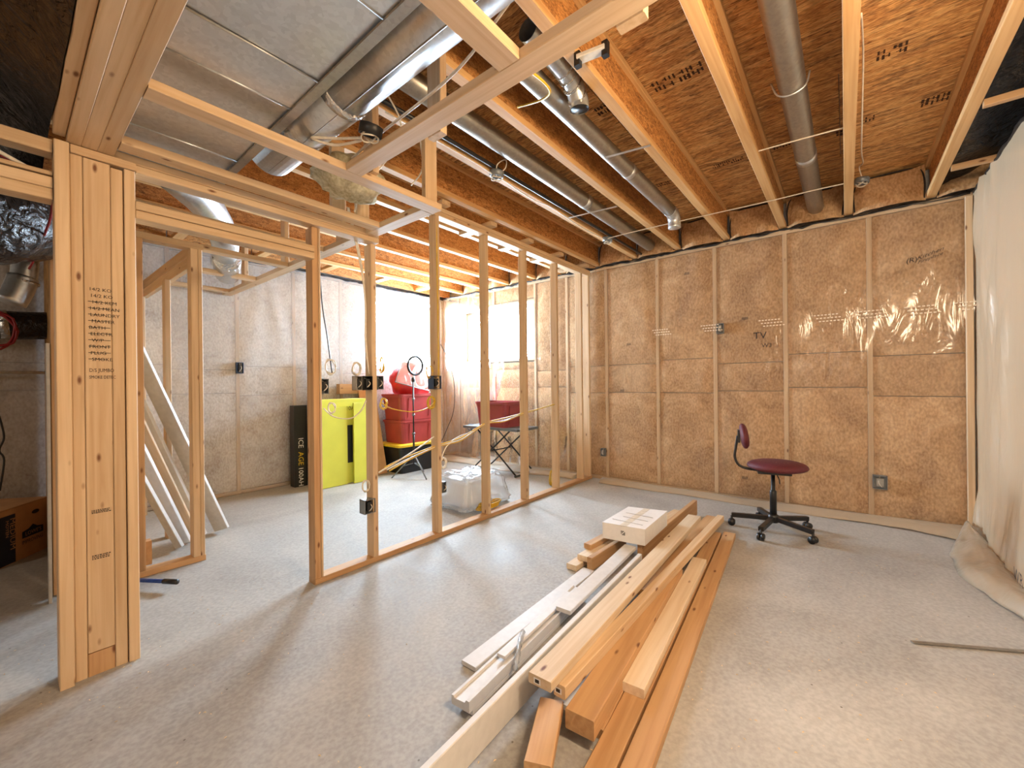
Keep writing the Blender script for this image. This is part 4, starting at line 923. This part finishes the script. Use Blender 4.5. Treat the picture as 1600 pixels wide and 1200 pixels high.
cable([(-.5, 2.72, 2.26), (-.1, 2.72, 2.31), (.0, 2.74, 2.27), (.13, 2.75, 2.215)], 'white cable draped between the hall rails', 'cable', .008)
cable([(-.03, 4.4, 1.15), (-.01, 4.4, 1.05), (.0, 4.4, .95), (-.02, 4.4, .87), (.0, 4.4, .80), (-.02, 4.4, .60)], 'black cord dangling in the dark hall', 'bcable', .006)
# black wrapped insulation over the hall ceiling, left of the beam
def fn(s, t): return Vector((-2.5+2.634*s, -1.1+6.6*t, 2.79-.10*math.sin(s*math.pi)-.40*s**9+.05*fbm((s*4, t*9, 7), 1.2)))
grid('wrapped_insulation', fn, 36, 70, 'blackfoil', ce)

# ---- film lying on the floor along the walls
def flap(name, pts_in, pts_out, label, seed, h=.05, m='polyw'):
    def fn(s, t):
        k = s*(len(pts_in)-1); i = min(int(k), len(pts_in)-2); f = k-i
        a = Vector(pts_in[i]).lerp(Vector(pts_in[i+1]), f); b = Vector(pts_out[i]).lerp(Vector(pts_out[i+1]), f); b = b+(b-a)*.3*fbm((s*3+seed*3, seed, 0), 1.); p = a.lerp(b, t)
        p.z += max(0, h*(math.sin(t*math.pi)*.6+.5*fbm((s*6+seed, t*2, seed), 1.2)*math.sin(t*math.pi)))+.004; return p
    return tag(grid(name, fn, 40, 8, m, None, .0015), label, 'plastic sheet')
flap('film_flap', [(4.93, -.78, .09), (4.5, -.80, .07), (4.0, -.80, .05), (3.5, -.80, .04), (3.2, -.80, .03)], [(4.85, -.70, .01), (4.35, -.58, 0), (3.95, -.58, 0), (3.6, -.63, 0), (3.3, -.74, 0)], 'curled flap of creamy plastic sheet on the floor along the right wall', 2, .08, 'polyf')
flap('film_flap', [(4.97, 2.5, .03), (4.97, 1.6, .03), (4.97, .7, .03), (4.97, -.2, .05), (4.97, -.78, .07)], [(4.75, 2.45, 0), (4.80, 1.6, 0), (4.82, .7, 0), (4.80, -.2, 0), (4.70, -.72, 0)], 'low ruffle of plastic sheet along the foot of the back wall', 5, .03, 'polyf')
flap('film_flap', [(4.97, 5.5, .03), (4.97, 4.6, .03), (4.97, 3.6, .03), (4.97, 2.8, .03)], [(4.6, 5.3, 0), (4.65, 4.6, 0), (4.62, 3.6, 0), (4.72, 2.8, 0)], 'plastic sheet spread on the floor below the back window', 8, .05, 'polyf')
text('marker_writing', 'WR', .10, 'ink', wr, (3.66, YR+.095, .13), (-1, 0, 0), Z1, .002)
tag(board('metal_strip', (2.767, -.239, .006), (3.05, -.75, .006), .02, .004, 'galv2', 0, None, 0), 'thin metal strip lying on the concrete at the right edge', 'strip')
# sawdust and chips
random.seed(11); g = []
for _ in range(900):
    c = random.choice(((.6, 2.6, .5), (2.6, .0, .8), (1.2, 2.0, .9), (.1, 3.6, .7), (3.4, .1, .7), (1.5, .2, .6))); x, y = random.gauss(c[0], c[2]), random.gauss(c[1], c[2]*.7)
    if y < -.7 or x > 4.7 or y > 5: continue
    k = random.uniform(.002, .007); a = random.uniform(0, 6.3); dx, dy = math.cos(a)*k, math.sin(a)*k
    g.append(([(x-dx, y-dy, .0005), (x+dy*.35, y-dx*.35, .003), (x+dx, y+dy, .0005), (x-dy*.35, y+dx*.35, .002)], [(0, 1, 2, 3)]))
tag(merge('sawdust', g, 'sawdust'), 'pale sawdust and wood chips scattered over the concrete floor', 'sawdust', kind='stuff')
